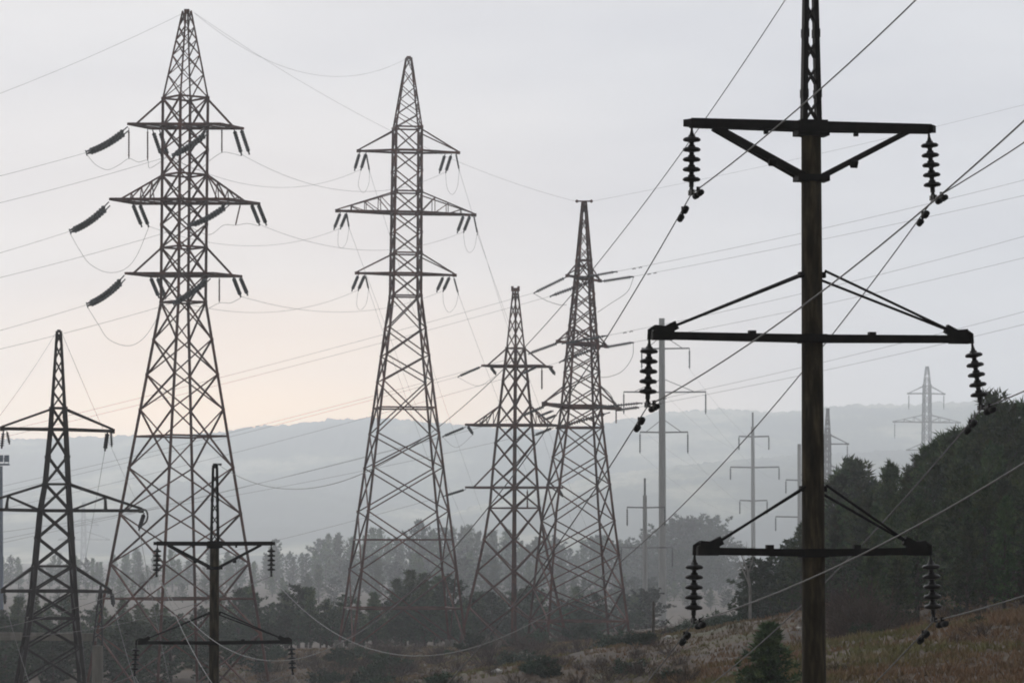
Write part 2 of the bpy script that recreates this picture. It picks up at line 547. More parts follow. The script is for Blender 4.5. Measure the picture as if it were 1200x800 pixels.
    def string(self, a, b, r=2.3, n=9, dda=0, ddb=0, sag=0.0, double=False, gap=3.0):
        A, B = self.px(a[0], a[1], dda), self.px(b[0], b[1], ddb)
        k = self.k
        m = MB()
        if double:
            d = (B - A).normalized()
            up = Vector((0, 0, 1))
            s = up - d * d.dot(up)
            s.normalize()
            for sg in (-1, 1):
                string_mesh(m, A + s * sg * gap * k * 0.8, B + s * sg * gap * k * 0.45, r * k, r * 0.55 * k, n, sag)
            m.bar(B - s * gap * k * 1.3, B + s * gap * k, 1.0 * k)
        else:
            string_mesh(m, A, B, r * k, r * 0.55 * k, n, sag)
            m.bar(B - Vector((0, 0, 1.5 * k)), B + Vector((0, 0, 0.5 * k)), r * 0.7 * k)
        m.build('insulator_string', M['far_insulator'], self.root)
        return B
    def post(self, x, ya, yb, dd=0.0, r=1.2, x2=None):
        m = MB()
        string_mesh(m, self.px(x, ya, dd), self.px(x2 or x, yb, dd), r * self.k, r * 0.75 * self.k, 10)
        m.build('jumper_post', self.mat, self.root)
    def loop(self, pts_, r=0.24, dd=0.0):
        """hanging jumper cable through pixel points (smoothed)"""
        ps = [self.px(p[0], p[1], p[2] if len(p) > 2 else dd) for p in pts_]
        sm = []
        n = len(ps)
        for i in range(n - 1):
            p0, p1, p2, p3 = ps[max(i - 1, 0)], ps[i], ps[i + 1], ps[min(i + 2, n - 1)]
            for q in range(8):
                t = q / 8
                sm.append(0.5 * ((2 * p1) + (p2 - p0) * t + (2 * p0 - 5 * p1 + 4 * p2 - p3) * t * t + (3 * p1 - p0 - 3 * p2 + p3) * t ** 3))
        sm.append(ps[-1])
        m = MB()
        m.tube(sm, r * self.k, 5)
        m.build('jumper_cable', M['far_wire'], self.root)
    def feet(self):
        """concrete footings running down into the ground"""
        for i in range(4):
            p = self.corner(self.base_y, i)
            m = MB()
            z = min(gz(p.x, p.y), p.z)
            m.bar(p + Vector((0, 0, 0.5)), Vector((p.x, p.y, z - 0.8)), 0.9)
            m.build('footing', M['pale_concrete'], self.root)

D1 = 276
T1 = Tower('tallest rust-brown lattice pylon, seen corner-on, with thick double insulator strings slanting from three arms', D1,
           [(13, 219), (115, 217.3), (354, 214.8), (580, 211.5), (830, 208)],
           [(13, 3.6), (115, 19.1), (354, 18.9), (830, 80)], 38.3, M['steel'], 832)
T1.body([13, 32, 47, 65, 88, 115, 148, 176, 205, 236, 263, 290, 322, 354, 398, 439, 480, 548, 602, 660, 742],
        [115, 148, 205, 236, 290, 322, 354, 511, 701], 115, 3.1, 1.7)
T1.skew_arm(148, 117, 150, 178, 258, 285, 1.6, 2.8, 1.7)
T1.skew_arm(236, 205, 129, 160, 268, 304, 1.9, 3.0, 1.7, truss=3)
T1.skew_arm(322, 290, 147, 178, 250, 283, 1.6, 2.8, 1.7)
E1 = {}
E1['tA'] = T1.string((150, 151), (101, 179), 2.9, 12, -1.6, -6, 0.25, True)
T1.string((179, 153), (189, 182), 2.6, 8, 1.6, 5); E1['tB'] = T1.string((187, 153), (197, 183), 2.6, 8, 1.6, 5)
E1['tA2'] = T1.string((244, 154), (202, 182), 2.7, 11, -1.6, -6, 0.2, True, 2.2)
E1['tB2'] = T1.string((274, 151), (283, 181), 2.6, 8, 1.6, 5); T1.string((282, 150), (292, 180), 2.6, 8, 1.6, 5)
E1['mA'] = T1.string((128, 239), (82, 271), 2.9, 12, -1.9, -6, 0.3, True)
T1.string((155, 238), (166, 265), 2.6, 8, 1.9, 5); E1['mB'] = T1.string((163, 238), (174, 265), 2.6, 8, 1.9, 5)
E1['mA2'] = T1.string((268, 239), (223, 264), 2.7, 11, -1.9, -6, 0.2, True, 2.2)
E1['mB2'] = T1.string((294, 238), (304, 263), 2.6, 8, 1.9, 5); T1.string((302, 238), (312, 263), 2.6, 8, 1.9, 5)
E1['lA'] = T1.string((146, 325), (102, 357), 2.9, 12, -1.6, -6, 0.3, True)
T1.string((176, 324), (186, 348), 2.6, 8, 1.6, 5); E1['lB'] = T1.string((184, 324), (194, 349), 2.6, 8, 1.6, 5)
E1['lA2'] = T1.string((246, 325), (203, 355), 2.7, 11, -1.6, -6, 0.2, True, 2.2)
E1['lB2'] = T1.string((273, 324), (282, 347), 2.6, 8, 1.6, 5); T1.string((281, 324), (290, 345), 2.6, 8, 1.6, 5)
for a in ((151, 150, 186), (173, 150, 188), (260, 149, 179), (282, 238, 264, 276), (257, 324, 354)):
    T1.post(a[0], a[1], a[2], -1.2, 1.2, a[3] if len(a) > 3 else None)
T1.loop([(101, 180), (112, 193), (126, 199), (140, 193), (151, 186), (162, 190), (173, 188), (176, 197), (196, 184)])
T1.loop([(82, 273), (92, 291), (105, 309), (125, 319), (145, 316), (160, 300), (174, 267)])
T1.loop([(102, 359), (114, 378), (127, 397), (148, 405), (165, 399), (180, 380), (194, 351)])
T1.loop([(202, 184), (230, 199), (246, 188), (260, 179), (272, 180), (283, 183)])
T1.loop([(223, 266), (245, 275), (262, 264), (276, 264), (290, 262), (304, 265)])
T1.loop([(203, 357), (235, 364), (257, 355), (270, 355), (282, 349)])
T1.feet()

D2 = 342
T2 = Tower('slender reddish lattice pylon with short paired insulators, between the tallest and the two close pylons', D2,
           [(68, 479), (150, 477.5), (346, 475.2), (478, 474), (632, 471.5), (757, 471)],
           [(68, 3.0), (150, 15.1), (346, 16.3), (757, 66)], 9.8, M['steel'], 757)
T2.body([68, 84, 102, 118, 134, 150, 177, 201, 225, 250, 273, 297, 321, 347, 385, 417, 447, 508, 548, 599, 667],
        [150, 177, 225, 250, 297, 321, 347, 478, 632, 712], 150, 2.7, 1.45)
T2.arm(177.5, 153, (T2.px(420, 177, -1.2), T2.px(537, 179, 1.2)), 2.3, 1.4)
T2.arm(249.5, 226, (T2.px(395, 247, -1.8), T2.px(556, 252, 1.8)), 2.6, 1.3, 3)
T2.arm(321, 298, (T2.px(418, 320, -1.2), T2.px(533, 322.5, 1.2)), 2.3, 1.4)
E2 = {}
for key, a, b in (('tl', (421.5, 179), (415.5, 199)), ('ml', (399, 249), (391.5, 268)), ('ll', (420, 322), (412.5, 340)),
                  ('tr', (521.5, 181), (515, 202)), ('mr', (543.5, 252), (536, 272)), ('lr', (519.5, 324), (512, 341))):
    T2.string(a, b, 2.1, 8, 0, -3)
    E2[key] = T2.string((a[0] + 7.5, a[1]), (b[0] + 7.5, b[1] - 0.5), 2.1, 8, 0, -3)
for key, a, b in (('tl2', (429, 179), (433, 201)), ('ml2', (406, 249), (409, 267)), ('ll2', (428, 322), (432, 339)),
                  ('tr2', (534, 179), (538, 199)), ('mr2', (555, 252), (559.5, 274)), ('lr2', (531.5, 324), (537, 344))):
    E2[key] = T2.string(a, b, 1.2, 8, 0, 4)
T2.loop([(423, 199), (420, 217), (426, 226), (432, 216), (433, 201)], 0.17)
T2.loop([(397, 268), (396, 285), (400, 291), (406, 284), (409, 267)], 0.17)
T2.loop([(420, 339), (418, 356), (422, 363), (429, 356), (432, 339)], 0.17)
T2.loop([(522, 201), (524, 220), (530, 228), (536, 219), (538, 200)], 0.17)
T2.loop([(543, 271), (545, 288), (550, 296), (556, 290), (559, 274)], 0.17)
T2.loop([(519, 340), (520, 356), (526, 366), (534, 358), (537, 344)], 0.17)
T2.feet()

D3 = 345
T3 = Tower('shortest of the two close lattice pylons, seen corner-on with its two inner legs lined up', D3,
           [(340, 604), (430, 604.3), (500, 603.3), (571, 603), (757, 602)],
           [(340, 2.0), (408, 7.3), (478, 12.8), (541, 17.4), (592, 20.3), (632, 25), (669, 30.5), (757, 45)], 43.2, M['steel'], 759)
T3.body([340, 357, 374, 391, 408, 430, 447, 475, 498, 519, 547, 571, 595, 632, 669, 711],
        [408, 430, 498, 571, 595], 408, 3.0, 1.4)
T3.skew_arm(429, 408, 565, 580, 632, 647, 1.4, 2.4, 1.3)
T3.skew_arm(498, 475, 546, 560, 642, 657, 1.6, 2.6, 1.3, truss=3)
T3.skew_arm(571, 547, 546, 560, 645, 659, 1.4, 2.4, 1.3)
E3 = {}
E3['t'] = T3.string((565, 429), (537, 441), 1.7, 10, -1, -4)
T3.string((575, 430), (581, 438), 2.0, 5, 1, 3); T3.string((644, 430), (650, 438), 2.2, 5, 1, 3)
E3['t2'] = T3.string((630, 429), (612, 438), 1.6, 9, -1, -4)
E3['m'] = T3.string((546, 500), (519, 511), 1.7, 10, -1, -4)
T3.string((548, 499), (554, 508), 2.0, 5, 1, 3)
E3['m2'] = T3.string((648, 501), (626, 510), 1.7, 9, -1, -4)
E3['l'] = T3.string((546, 573), (520, 581), 1.7, 10, -1, -4)
T3.string((654, 572), (659, 581), 2.0, 5, 1, 3)
T3.string((630, 488), (648, 481), 1.6, 9, -1, 2); T3.string((638, 492), (652, 486), 1.6, 8, -1, 2)
T3.post(635, 431, 456, -1, 1.3)
T3.post(618, 573, 595, -1, 1.3)
m = MB()
tp = T3.c(340)
m.bar(tp + Vector((-5 * T3.k, 0, 0.15)), tp + Vector((5 * T3.k, 0, 0.15)), 2 * T3.k)
for sg in (-1, 1):
    m.bar(tp + Vector((sg * 3.6 * T3.k, 0, -0.1)), tp + Vector((sg * 3.6 * T3.k, 0, 0.4)), 3 * T3.k)
m.build('earth_wire_bracket', M['steel'], T3.root)
T3.loop([(537, 442), (560, 452), (581, 440)], 0.17)
T3.loop([(519, 512), (535, 524), (554, 509)], 0.17)
T3.feet()

D4 = 340
T4 = Tower('taller of the two close lattice pylons, with a short bar across its tip', D4,
           [(237, 684.5), (325, 684), (400, 682.5), (478, 681), (600, 677), (762, 678)],
           [(237, 1.8), (320, 8.2), (400, 14.3), (478, 19.3), (501, 21.5), (600, 34), (762, 50.5)], 13, M['steel'], 762)
T4.body([237, 255, 272, 290, 305, 325, 345, 362, 381, 402, 418, 436, 455, 478, 501, 535, 568, 610, 650, 690, 727],
        [305, 325, 402, 478, 501, 727], 305, 2.7, 1.4)
T4.arm(326, 306, (T4.px(665, 323, -3.2), T4.px(703, 329, 3.2)), 2.4, 1.2)
T4.arm(403, 382, (T4.px(654, 400, -4.2), T4.px(711, 406, 4.2)), 2.6, 1.3, 1)
T4.arm(476, 452, (T4.px(638, 473, -4.4), T4.px(725, 479, 4.4)), 3.4, 1.4)
E4 = {}
E4['tl1'] = T4.string((665, 324), (626, 343), 2.1, 14, -3, -4); E4['tl2'] = T4.string((700, 327), (645, 347), 2.5, 16, 3, 2)
E4['tr1'] = T4.string((672, 327), (723, 318), 2.1, 16, -3, -3); E4['tr2'] = T4.string((703, 330), (742, 324), 2.5, 14, 3, 3)
E4['ml1'] = T4.string((656, 401), (620, 414), 2.1, 14, -4, -5); E4['ml2'] = T4.string((708, 404), (656, 424), 2.5, 16, 4, 3)
E4['mr1'] = T4.string((658, 403), (712, 393), 2.1, 16, -4, -4); E4['mr2'] = T4.string((708, 407), (742, 401), 2.5, 14, 4, 4)
E4['ll1'] = T4.string((640, 475), (612, 487), 2.1, 12, -4, -5); E4['ll2'] = T4.string((715, 483), (652, 501), 2.5, 18, 4, 3)
E4['lr1'] = T4.string((700, 477), (752, 472), 2.1, 14, -3, -3); E4['lr2'] = T4.string((725, 480), (748, 477), 2.5, 8, 4, 4)
T4.post(722, 479, 496, 3, 1.1)
m = MB()
tp = T4.c(237)
m.bar(tp + Vector((-10 * T4.k, 0, 0.1)), tp + Vector((9.5 * T4.k, 0, 0.1)), 1.6 * T4.k)
for sg in (-8.5, 8.5):
    m.tube([tp + Vector(((sg - 1.8) * T4.k, 0, 0.1)), tp + Vector((sg * T4.k, 0, 0.1)), tp + Vector(((sg + 1.8) * T4.k, 0, 0.1))], [0.08, 2.2 * T4.k, 0.08], 8)
m.build('topmost_bar', M['steel'], T4.root)
T4.loop([(742, 402), (741, 418), (730, 434), (715, 441), (702, 442)], 0.3)
T4.loop([(626, 344), (640, 352), (655, 357), (664, 357)], 0.3)
T4.loop([(742, 326), (735, 342), (715, 356), (700, 366)], 0.3)
T4.loop([(704, 452), (715, 462), (722, 477)], 0.5)
T4.feet()

D5 = 167
T5 = Tower('short dark lattice pylon at the left edge, its arms cut off by the frame', D5,
           [(388, 69), (503, 68.2), (567, 66.5), (598, 64.5), (692, 62.5), (790, 59.5), (862, 57)],
           [(388, 2.2), (478, 7.4), (503, 9.0), (567, 13.5), (598, 17.2), (692, 24.2), (725, 27.3), (790, 35.6), (862, 44)], 12, M['dark_steel'], 862)
T5.body([388, 405, 422, 440, 459, 478, 503, 535, 567, 598, 630, 663, 692, 724, 758, 800],
        [478, 503, 567, 598, 663, 692, 724], 478, 4.2, 2.0)
T5.arm(503, 479, (T5.px(2, 502, -1), T5.px(132, 505, 1)), 3.6, 2.4)
T5.arm(598, 567, (T5.px(-34, 596, -1.5), T5.px(166, 598, 1.5)), 3.6, 2.8, 1)
T5.arm(692, 663, (T5.px(3, 692, -1), T5.px(129, 693, 1)), 3.6, 2.4)
E5 = {}
E5['t'] = T5.string((126, 506), (123, 527), 2.8, 6, 1, 0); T5.string((130, 506), (131, 522), 2.2, 6, 1, 1)
T5.string((4, 505), (2, 524), 2.8, 6, -1, -1); T5.string((8, 505), (11, 519), 2.2, 6, -1, -1)
E5['m'] = T5.string((169, 601), (163, 620), 2.8, 6, 1, 0)
E5['l'] = T5.string((131, 694), (133, 709), 2.8, 5, 1, 0); E5['l2'] = T5.string((5, 694), (6, 706), 2.8, 5, -1, -1)
T5.loop([(163, 599), (170, 597), (173, 603), (171, 611), (164, 617)], 1.2, 1)
T5.loop([(123, 583), (122.6, 597)], 1.1, 0.5)
T5.loop([(9, 583), (9, 597)], 1.1, -0.5)
T5.feet()

# ------------------------------------------------------------------ concrete poles with three arms (near line)
def line_pole(base, z_top, rot, label, tilt, lean=0.0):
    """pole whose top arm sits z_top above the camera level; base is its foot on the ground"""
    t = thing('concrete_pole', base, label, 'utility pole', 'concrete poles of the near line')
    t.rotation_euler = (0, lean, rot)
    o = Vector((0, 0, 0))
    H = z_top - base[2]
    def part(m, name, mat, parent=None):
        return m.build(name, mat, parent or t, o)
    m = MB()
    zs = [-0.8, 0, H * 0.25, H * 0.5, H * 0.75, H - 0.05]
    m.tube([(0, 0, z) for z in zs], [0.185 - 0.046 * max(z, 0) / H for z in zs], 28)
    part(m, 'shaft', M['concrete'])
    # lattice peak
    m = MB()
    ht = 2.27
    def c(z, i):
        h = 0.105 - 0.045 * z / ht
        sx, sy = ((-1, -1), (1, -1), (1, 1), (-1, 1))[i]
        return Vector((sx * h, sy * h * 0.4, H + 0.02 + z))
    for i in range(4):
        m.bar(c(-0.1, i), c(ht, i), 0.070)
    zz = [0.0, 0.36, 0.5, 0.86, 1.22, 1.36, 1.75, 2.1]
    for a, b in zip(zz, zz[1:]):
        for i in range(4):
            j = (i + 1) % 4
            if b - a > 0.2:
                m.bar(c(a + 0.02, i), c(b - 0.02, j), 0.034, 0.02)
                m.bar(c(a + 0.02, j), c(b - 0.02, i), 0.034, 0.02)
            else:
                p = c((a + b) / 2, i)
                m.bar(p - Vector((0, 0, 0.06)), p + Vector((0, 0, 0.06)), 0.085)
    m.bar(Vector((0, 0, H + ht)), Vector((0, 0, H + ht + 0.1)), 0.17)
    m.bar((-0.06, 0, H + ht + 0.12), (0.2, 0, H + ht + 0.12), 0.06)
    part(m, 'lattice_peak', M['black_steel'])
    # top arm with braces
    m = MB()
    L1 = 1.76
    for sg in (-1, 1):
        for dy in (-0.13, 0.13):
            m.bar((0, dy, H - 0.02), (sg * L1, dy * 0.35, H - 0.01), 0.055, 0.13)
        m.bar((sg * (L1 - 0.06), -0.07, H - 0.01), (sg * (L1 + 0.03), 0.07, H - 0.01), 0.16, 0.10)
        for s_ in (0.65, 1.28):
            m.bar((sg * s_, -0.1, H - 0.03), (sg * s_, 0.1, H - 0.03), 0.05)
        m.bar((sg * 0.66, 0, H - 0.06), (sg * 0.66, 0, H - 0.14), 0.06)
    m.bar((-0.2, 0, H - 0.02), (0.2, 0, H - 0.02), 0.34, 0.17)
    a1 = part(m, 'crossarm', M['black_steel'])
    for sg in (-1, 1):
        m = MB()
        for dy in (-0.1, 0.1):
            m.bar((sg * 1.42, dy * 0.5, H - 0.06), (sg * 0.14, dy, H - 0.73), 0.05, 0.10 if sg < 0 else 0.075)
        m.bar((sg * 0.60, -0.12, H - 0.50), (sg * 0.60, -0.06, H - 0.58), 0.10, 0.08)
        part(m, 'brace', M['black_steel'], a1)
    for z in (H - 0.11, H - 0.755, H - 2.12, H - 5.13):
        m = MB()
        wide = 0.21 if z > H - 1 else 0.165
        m.tube([(0, 0, z - 0.05), (0, 0, z + 0.05)], wide * 0.82, 20)
        if z > H - 1:
            m.bar((-0.23, 0, z), (0.23, 0, z), 0.30, 0.085)
        else:
            m.bar((-0.19, 0, z), (0.19, 0, z), 0.12, 0.08)
        part(m, 'collar', M['black_steel'])
    # middle and lower arms, hung from tie rods
    def hung_arm(za, zt, L2, sagm):
        m = MB()
        for sg in (-1, 1):
            for dy in (-0.155, 0.155):
                m.bar((0, dy, za - sagm), (sg * L2, dy * 0.25, za), 0.05, 0.105)
        m.bar((-0.17, 0, za - sagm), (0.17, 0, za - sagm), 0.36, 0.12)
        for sg in (-1, 1):
            m.bar((sg * (L2 * 0.38), -0.05, za + 0.05), (sg * (L2 * 0.38), 0.05, za + 0.05), 0.10, 0.07)
        ar = part(m, 'crossarm', M['black_steel'])
        for sg in (-1, 1):
            m = MB()
            m.bar((sg * (L2 - 0.28), 0, za + 0.0), (sg * (L2 + 0.01), 0, za + 0.0), 0.13, 0.13)
            m.bar((sg * (L2 - 0.30), 0, za + 0.06), (sg * (L2 - 0.02), 0, za + 0.085), 0.11, 0.12)
            m.bar((sg * (L2 - 0.34), 0, za + 0.15), (sg * (L2 - 0.18), 0, za + 0.07), 0.10, 0.12)
            m.tube([(sg * (L2 - 0.02), 0, za + 0.11), (sg * (L2 + 0.05), 0, za + 0.07), (sg * (L2 + 0.055), 0, za - 0.06)], 0.028, 8)
            part(m, 'end_bracket', M['black_steel'], ar)
            m = MB()
            for dy in (-0.14, 0.14):
                off = (0.05 if dy < 0 else -0.05) * (1 if sg > 0 else (-0.15 if L2 > 2 else 0.6))
                m.tube([(sg * 0.15, dy, zt + off), (sg * (L2 - 0.30), dy * 0.2, za + 0.13)], 0.019, 8)
            part(m, 'tie_rod', M['black_steel'], ar)
    hung_arm(H - 3.0, H - 2.12, 2.31, 0.02)
    hung_arm(H - 6.0, H - 5.13, 1.67, 0.03)
    ends = {}
    for key, x, z in (('UL', -1.74, H - 0.05), ('UR', 1.74, H - 0.05), ('ML', -2.36, H - 3.03), ('MR', 2.36, H - 3.03), ('LL', -1.72, H - 6.03), ('LR', 1.72, H - 6.03)):
        dx = tilt.get(key, 0.0)
        a, b = Vector((x, 0, z)), Vector((x + dx, 0, z - 0.96))
        m = MB()
        def pt(s):
            return a.lerp(b, s)
        m.tube([pt(0), pt(0.08), pt(0.13), pt(0.9)], [0.014, 0.02, 0.034, 0.034], 10)
        m.tube([pt(0.88), pt(0.95), pt(1.0)], [0.02, 0.034, 0.045], 10)
        m.bar(pt(0.98) + Vector((0, -0.09, 0)), pt(0.98) + Vector((0, 0.09, 0)), 0.05, 0.07)
        st = part(m, 'insulator_string', M['insulator'])
        for q in range(5):
            s = 0.20 + q * 0.146
            d = MB()
            d.tube([pt(s - 0.070), pt(s - 0.062), pt(s - 0.036), pt(s - 0.028), pt(s - 0.010), pt(s + 0.014), pt(s + 0.028), pt(s + 0.036), pt(s + 0.044)],
                   [0.030, 0.048, 0.054, 0.098, 0.122, 0.126, 0.108, 0.06, 0.036], 20)
            part(d, 'insulator_disc', M['insulator'], st)
        ends[key] = (Matrix.Translation(base) @ Matrix.Rotation(rot, 4, 'Z')) @ b
    ends['peak'] = (Matrix.Translation(base) @ Matrix.Rotation(rot, 4, 'Z')) @ Vector((0.05, 0, H + ht + 0.15))
    return ends

pf = at(950.5, 147, 48)
PF = line_pole(Vector((pf.x, 48, gz(pf.x, 48))), pf.z, R(11.5),
               'big dark concrete pole in the foreground with three black arms and strings of disc insulators',
               {'UL': -0.01, 'UR': 0.06, 'ML': -0.03, 'MR': 0.13, 'LL': -0.02, 'LR': 0.04})
p2 = at(251.5, 636, 104)
P2 = line_pole(Vector((p2.x, 104, gz(p2.x, 104))), p2.z, R(12), 'slim dark-armed concrete pole standing in front of the tallest pylon',
               {'UL': -0.02, 'UR': 0.0, 'ML': -0.05, 'MR': 0.05})

# ------------------------------------------------------------------ wires
def wire(a, b, sag, rad, label, mat='far_wire', group=None, n=48, dampers=(), cat='power line'):
    a, b = Vector(a), Vector(b)
    m = MB()
    def pt(t):
        return a.lerp(b, t) + Vector((0, 0, -4 * sag * t * (1 - t)))
    m.tube([pt(i / n) for i in range(n + 1)], rad, 6)
    root = m.build('power_line', M[mat], None, a)
    tag(root, label, cat, group)
    L_ = (b - a).length
    for s in dampers:
        p, q = pt((s - 0.17) / L_), pt((s + 0.17) / L_)
        d = MB()
        dn = Vector((0, 0, -0.075))
        c = (p + q) / 2
        d.bar(c + Vector((0, 0, 0.03)), c + dn, 0.05)
        d.tube([p + dn, q + dn], 0.012, 6)
        for e, f_ in ((p, q), (q, p)):
            di = (f_ - e).normalized()
            d.tube([e + dn - di * 0.02, e + dn, e + dn + di * 0.10, e + dn + di * 0.12], [0.02, 0.042, 0.046, 0.02], 10)
        o = d.build('vibration_damper', M['black_steel'], root, a)
    return root

names = {'UL': 'upper left', 'UR': 'upper right', 'ML': 'middle left', 'MR': 'middle right', 'LL': 'lower left', 'LR': 'lower right'}
SG = {'UL': 4.3, 'UR': 4.2, 'ML': 4.3, 'MR': 4.3, 'LL': 4.3, 'LR': 4.3}
back = Vector((13.25, -56, 20))
for k_, nm in names.items():
    wire(PF[k_], P2[k_], SG[k_], 0.0095, 'sagging wire from the foreground pole\'s %s insulator down to the slim pole' % nm, 'wire', 'wires between the two concrete poles', 72, (0.42,))
    wire(PF[k_], PF[k_] + back, 3.5, 0.0095, 'taut wire from the foreground pole\'s %s insulator rising out of view to the right' % nm, 'wire', 'wires from the foreground pole out to the right', 60, (0.36,))
wire(PF['peak'], P2['peak'], 3.3, 0.0075, 'thin earth wire from the foreground pole\'s lattice peak to the slim pole\'s peak', 'wire', None, 72)
wire(PF['peak'], PF['peak'] + back, 3.2, 0.0075, 'thin earth wire from the foreground pole\'s lattice peak rising out of view to the right', 'wire', None, 40)
# slim pole onwards, behind the left pylons
for k_, nm in names.items():
    b = Vector(P2[k_]) + Vector((-30, 62, 1.0))
    wire(P2[k_], b, 3.0, 0.009, 'hazy wire from the slim pole\'s %s insulator running off to the left' % nm, 'wire', 'wires from the slim pole to the left')
wire(P2['UL'] + Vector((0.1, 0, 0)), at(330, 880, 72), 0.8, 0.009, 'pale slack wire dropping steeply from the slim pole\'s upper left insulator', 'wire')

RW = 0.014
def off_left(p, y_edge, sag, label, D2_=None, group=None):
    """from p on to the left edge at pixel row y_edge, carried on beyond it"""
    D2_ = D2_ or p.y - 25
    u = (p.x / p.y) * F + 600
    v = 640 - p.z / p.y * F
    x2 = -260
    y2 = v + (y_edge - v) * (x2 - u) / (0 - u)
    return wire(p, at(x2, y2, D2_), sag, RW, label, 'far_wire', group)
gl = 'conductors from the tallest pylon off to the left'
wire(T1.px(212, 17), at(-260, 196, 235), 0.8, RW * 0.8, 'thin earth wire falling left from the tip of the tallest pylon')
off_left(E1['tA'], 201, 0.3, 'faint conductor leaving left from the slanting string at the tallest pylon\'s top arm tip', None, gl)
off_left(E1['tA2'], 229, 0.5, 'faint conductor leaving left from the string crossing the tallest pylon\'s body at the top arm', None, gl)
off_left(E1['mA'], 292, 0.3, 'faint conductor leaving left from the slanting string at the tallest pylon\'s widest arm tip', None, gl)
off_left(E1['mA2'], 317, 0.5, 'faint conductor leaving left from the string crossing the tallest pylon\'s body at the widest arm', None, gl)
off_left(E1['lA'], 383, 0.3, 'faint conductor leaving left from the slanting string at the tallest pylon\'s lowest arm tip', None, gl)
off_left(E1['lA2'], 401, 0.5, 'faint conductor leaving left from the string crossing the tallest pylon\'s body at the lowest arm', None, gl)
gm = 'conductors between the tallest and the slender pylon'
wire(E1['tB'], E2['tl'], 2.2, RW, 'curved conductor between the top arms of the tallest and slender pylons, near side', 'far_wire', gm)
wire(E1['tB2'], E2['tr'], 2.5, RW, 'curved conductor between the top arms of the tallest and slender pylons, passing behind the body', 'far_wire', gm)
wire(E1['mB'], E2['ml'], 1.7, RW, 'curved conductor between the widest arms of the tallest and slender pylons, near side', 'far_wire', gm)
wire(E1['mB2'], E2['mr'], 2.0, RW, 'curved conductor between the widest arms of the tallest and slender pylons, passing behind the body', 'far_wire', gm)
wire(E1['lB'], E2['ll'], 1.7, RW, 'curved conductor between the lowest arms of the tallest and slender pylons, near side', 'far_wire', gm)
wire(E1['lB2'], E2['lr'], 1.7, RW, 'curved conductor between the lowest arms of the tallest and slender pylons, passing behind the body', 'far_wire', gm)
wire(T1.px(227, 15), T2.px(476, 69), 3.3, RW * 0.8, 'thin earth wire sagging between the tips of the tallest and slender pylons')
wire(T1.px(229, 16), T4.px(675, 236), 1.9, RW * 0.7, 'very faint earth wire from the tallest pylon\'s tip to the pylon with the topmost bar')
wire(T4.px(693, 236), at(1400, 70, 300), 0.6, RW * 0.7, 'very faint earth wire rising right from the pylon with the topmost bar')
gd = 'conductors dropping from the slender pylon into the valley wood'
for k_, ex, nm in (('tl2', 600, 'top arm, near end'), ('ml2', 580, 'widest arm, near end'), ('ll2', 565, 'lowest arm, near end'),
                   ('tr2', 700, 'top arm, far end'), ('mr2', 720, 'widest arm, far end'), ('lr2', 680, 'lowest arm, far end')):
    wire(E2[k_], at(ex, 690, 760), 2.0, RW, 'faint conductor dropping into the wood from the slender pylon\'s %s' % nm, 'far_wire', gd)
# the line through the two close pylons
gc = 'conductors from the two close pylons towards the left'
for p, ye, sg, nm in ((E4['tl1'], 500, 0.6, 'upper arm of the barred pylon, near string'), (E4['tl2'], 506, 0.7, 'upper arm of the barred pylon, far string'),
                      (E4['ml1'], 562, 0.8, 'middle arm of the barred pylon, near string'), (E4['ml2'], 587, 1.0, 'middle arm of the barred pylon, far string'),
                      (E4['ll1'], 622, 1.0, 'lower arm of the barred pylon, near string'), (E4['ll2'], 610, 1.4, 'lower arm of the barred pylon, far string'),
                      (E3['t'], 572, 0.5, 'top arm of the corner-on short pylon'), (E3['m'], 630, 0.6, 'widest arm of the corner-on short pylon'),
                      (E3['l'], 690, 1.2, 'lowest arm of the corner-on short pylon')):
    off_left(p, ye, sg, 'hazy conductor running left from the %s' % nm, 330, gc)
gr = 'conductors from the barred pylon rising to the right'
for p, ye, sg, nm in ((E4['tr1'], 205, 0.6, 'upper arm, near string'), (E4['tr2'], 225, 0.4, 'upper arm, far string'),
                      (E4['mr1'], 269, 0.8, 'middle arm, near string'), (E4['mr2'], 296, 0.6, 'middle arm, far string'),
                      (E4['lr1'], 360, 0.5, 'lower arm, near string'), (E4['lr2'], 374, 0.6, 'lower arm, far string')):
    u = p.x / p.y * F + 600
    v = 640 - p.z / p.y * F
    y2 = v + (ye - v) * (1400 - u) / (1200 - u)
    wire(p, at(1400, y2, 310), sg, RW * 1.1, 'grey conductor rising right from the barred pylon\'s %s' % nm, 'far_wire', gr, 60, (1.9, 2.6))
# dark pylon at the left edge
wire(T5.px(66, 389), at(-140, 640, 100), 0.6, 0.008, 'thin earth wire falling left from the tip of the dark pylon at the left edge')
wire(T5.px(72, 389), at(190, 640, 420), 0.8, 0.010, 'thin earth wire falling away behind from the tip of the dark pylon')
gv5 = 'pale wires dropping from the dark pylon'
wire(E5['l'], at(185, 880, 150), 0.3, 0.012, 'pale wire dropping from the dark pylon\'s lowest arm, tip beside the gantry post', 'wire', gv5)
wire(E5['l2'], at(60, 870, 150), 0.3, 0.012, 'pale wire dropping from the dark pylon\'s lowest arm at the frame edge', 'wire', gv5)
wire(E5['t'], at(90, 700, 420), 0.5, 0.011, 'faint wire dropping from the dark pylon\'s top arm', 'far_wire', gv5)
wire(E5['m'], at(215, 870, 150), 0.3, 0.011, 'faint wire dropping from the dark pylon\'s middle arm', 'far_wire', gv5)

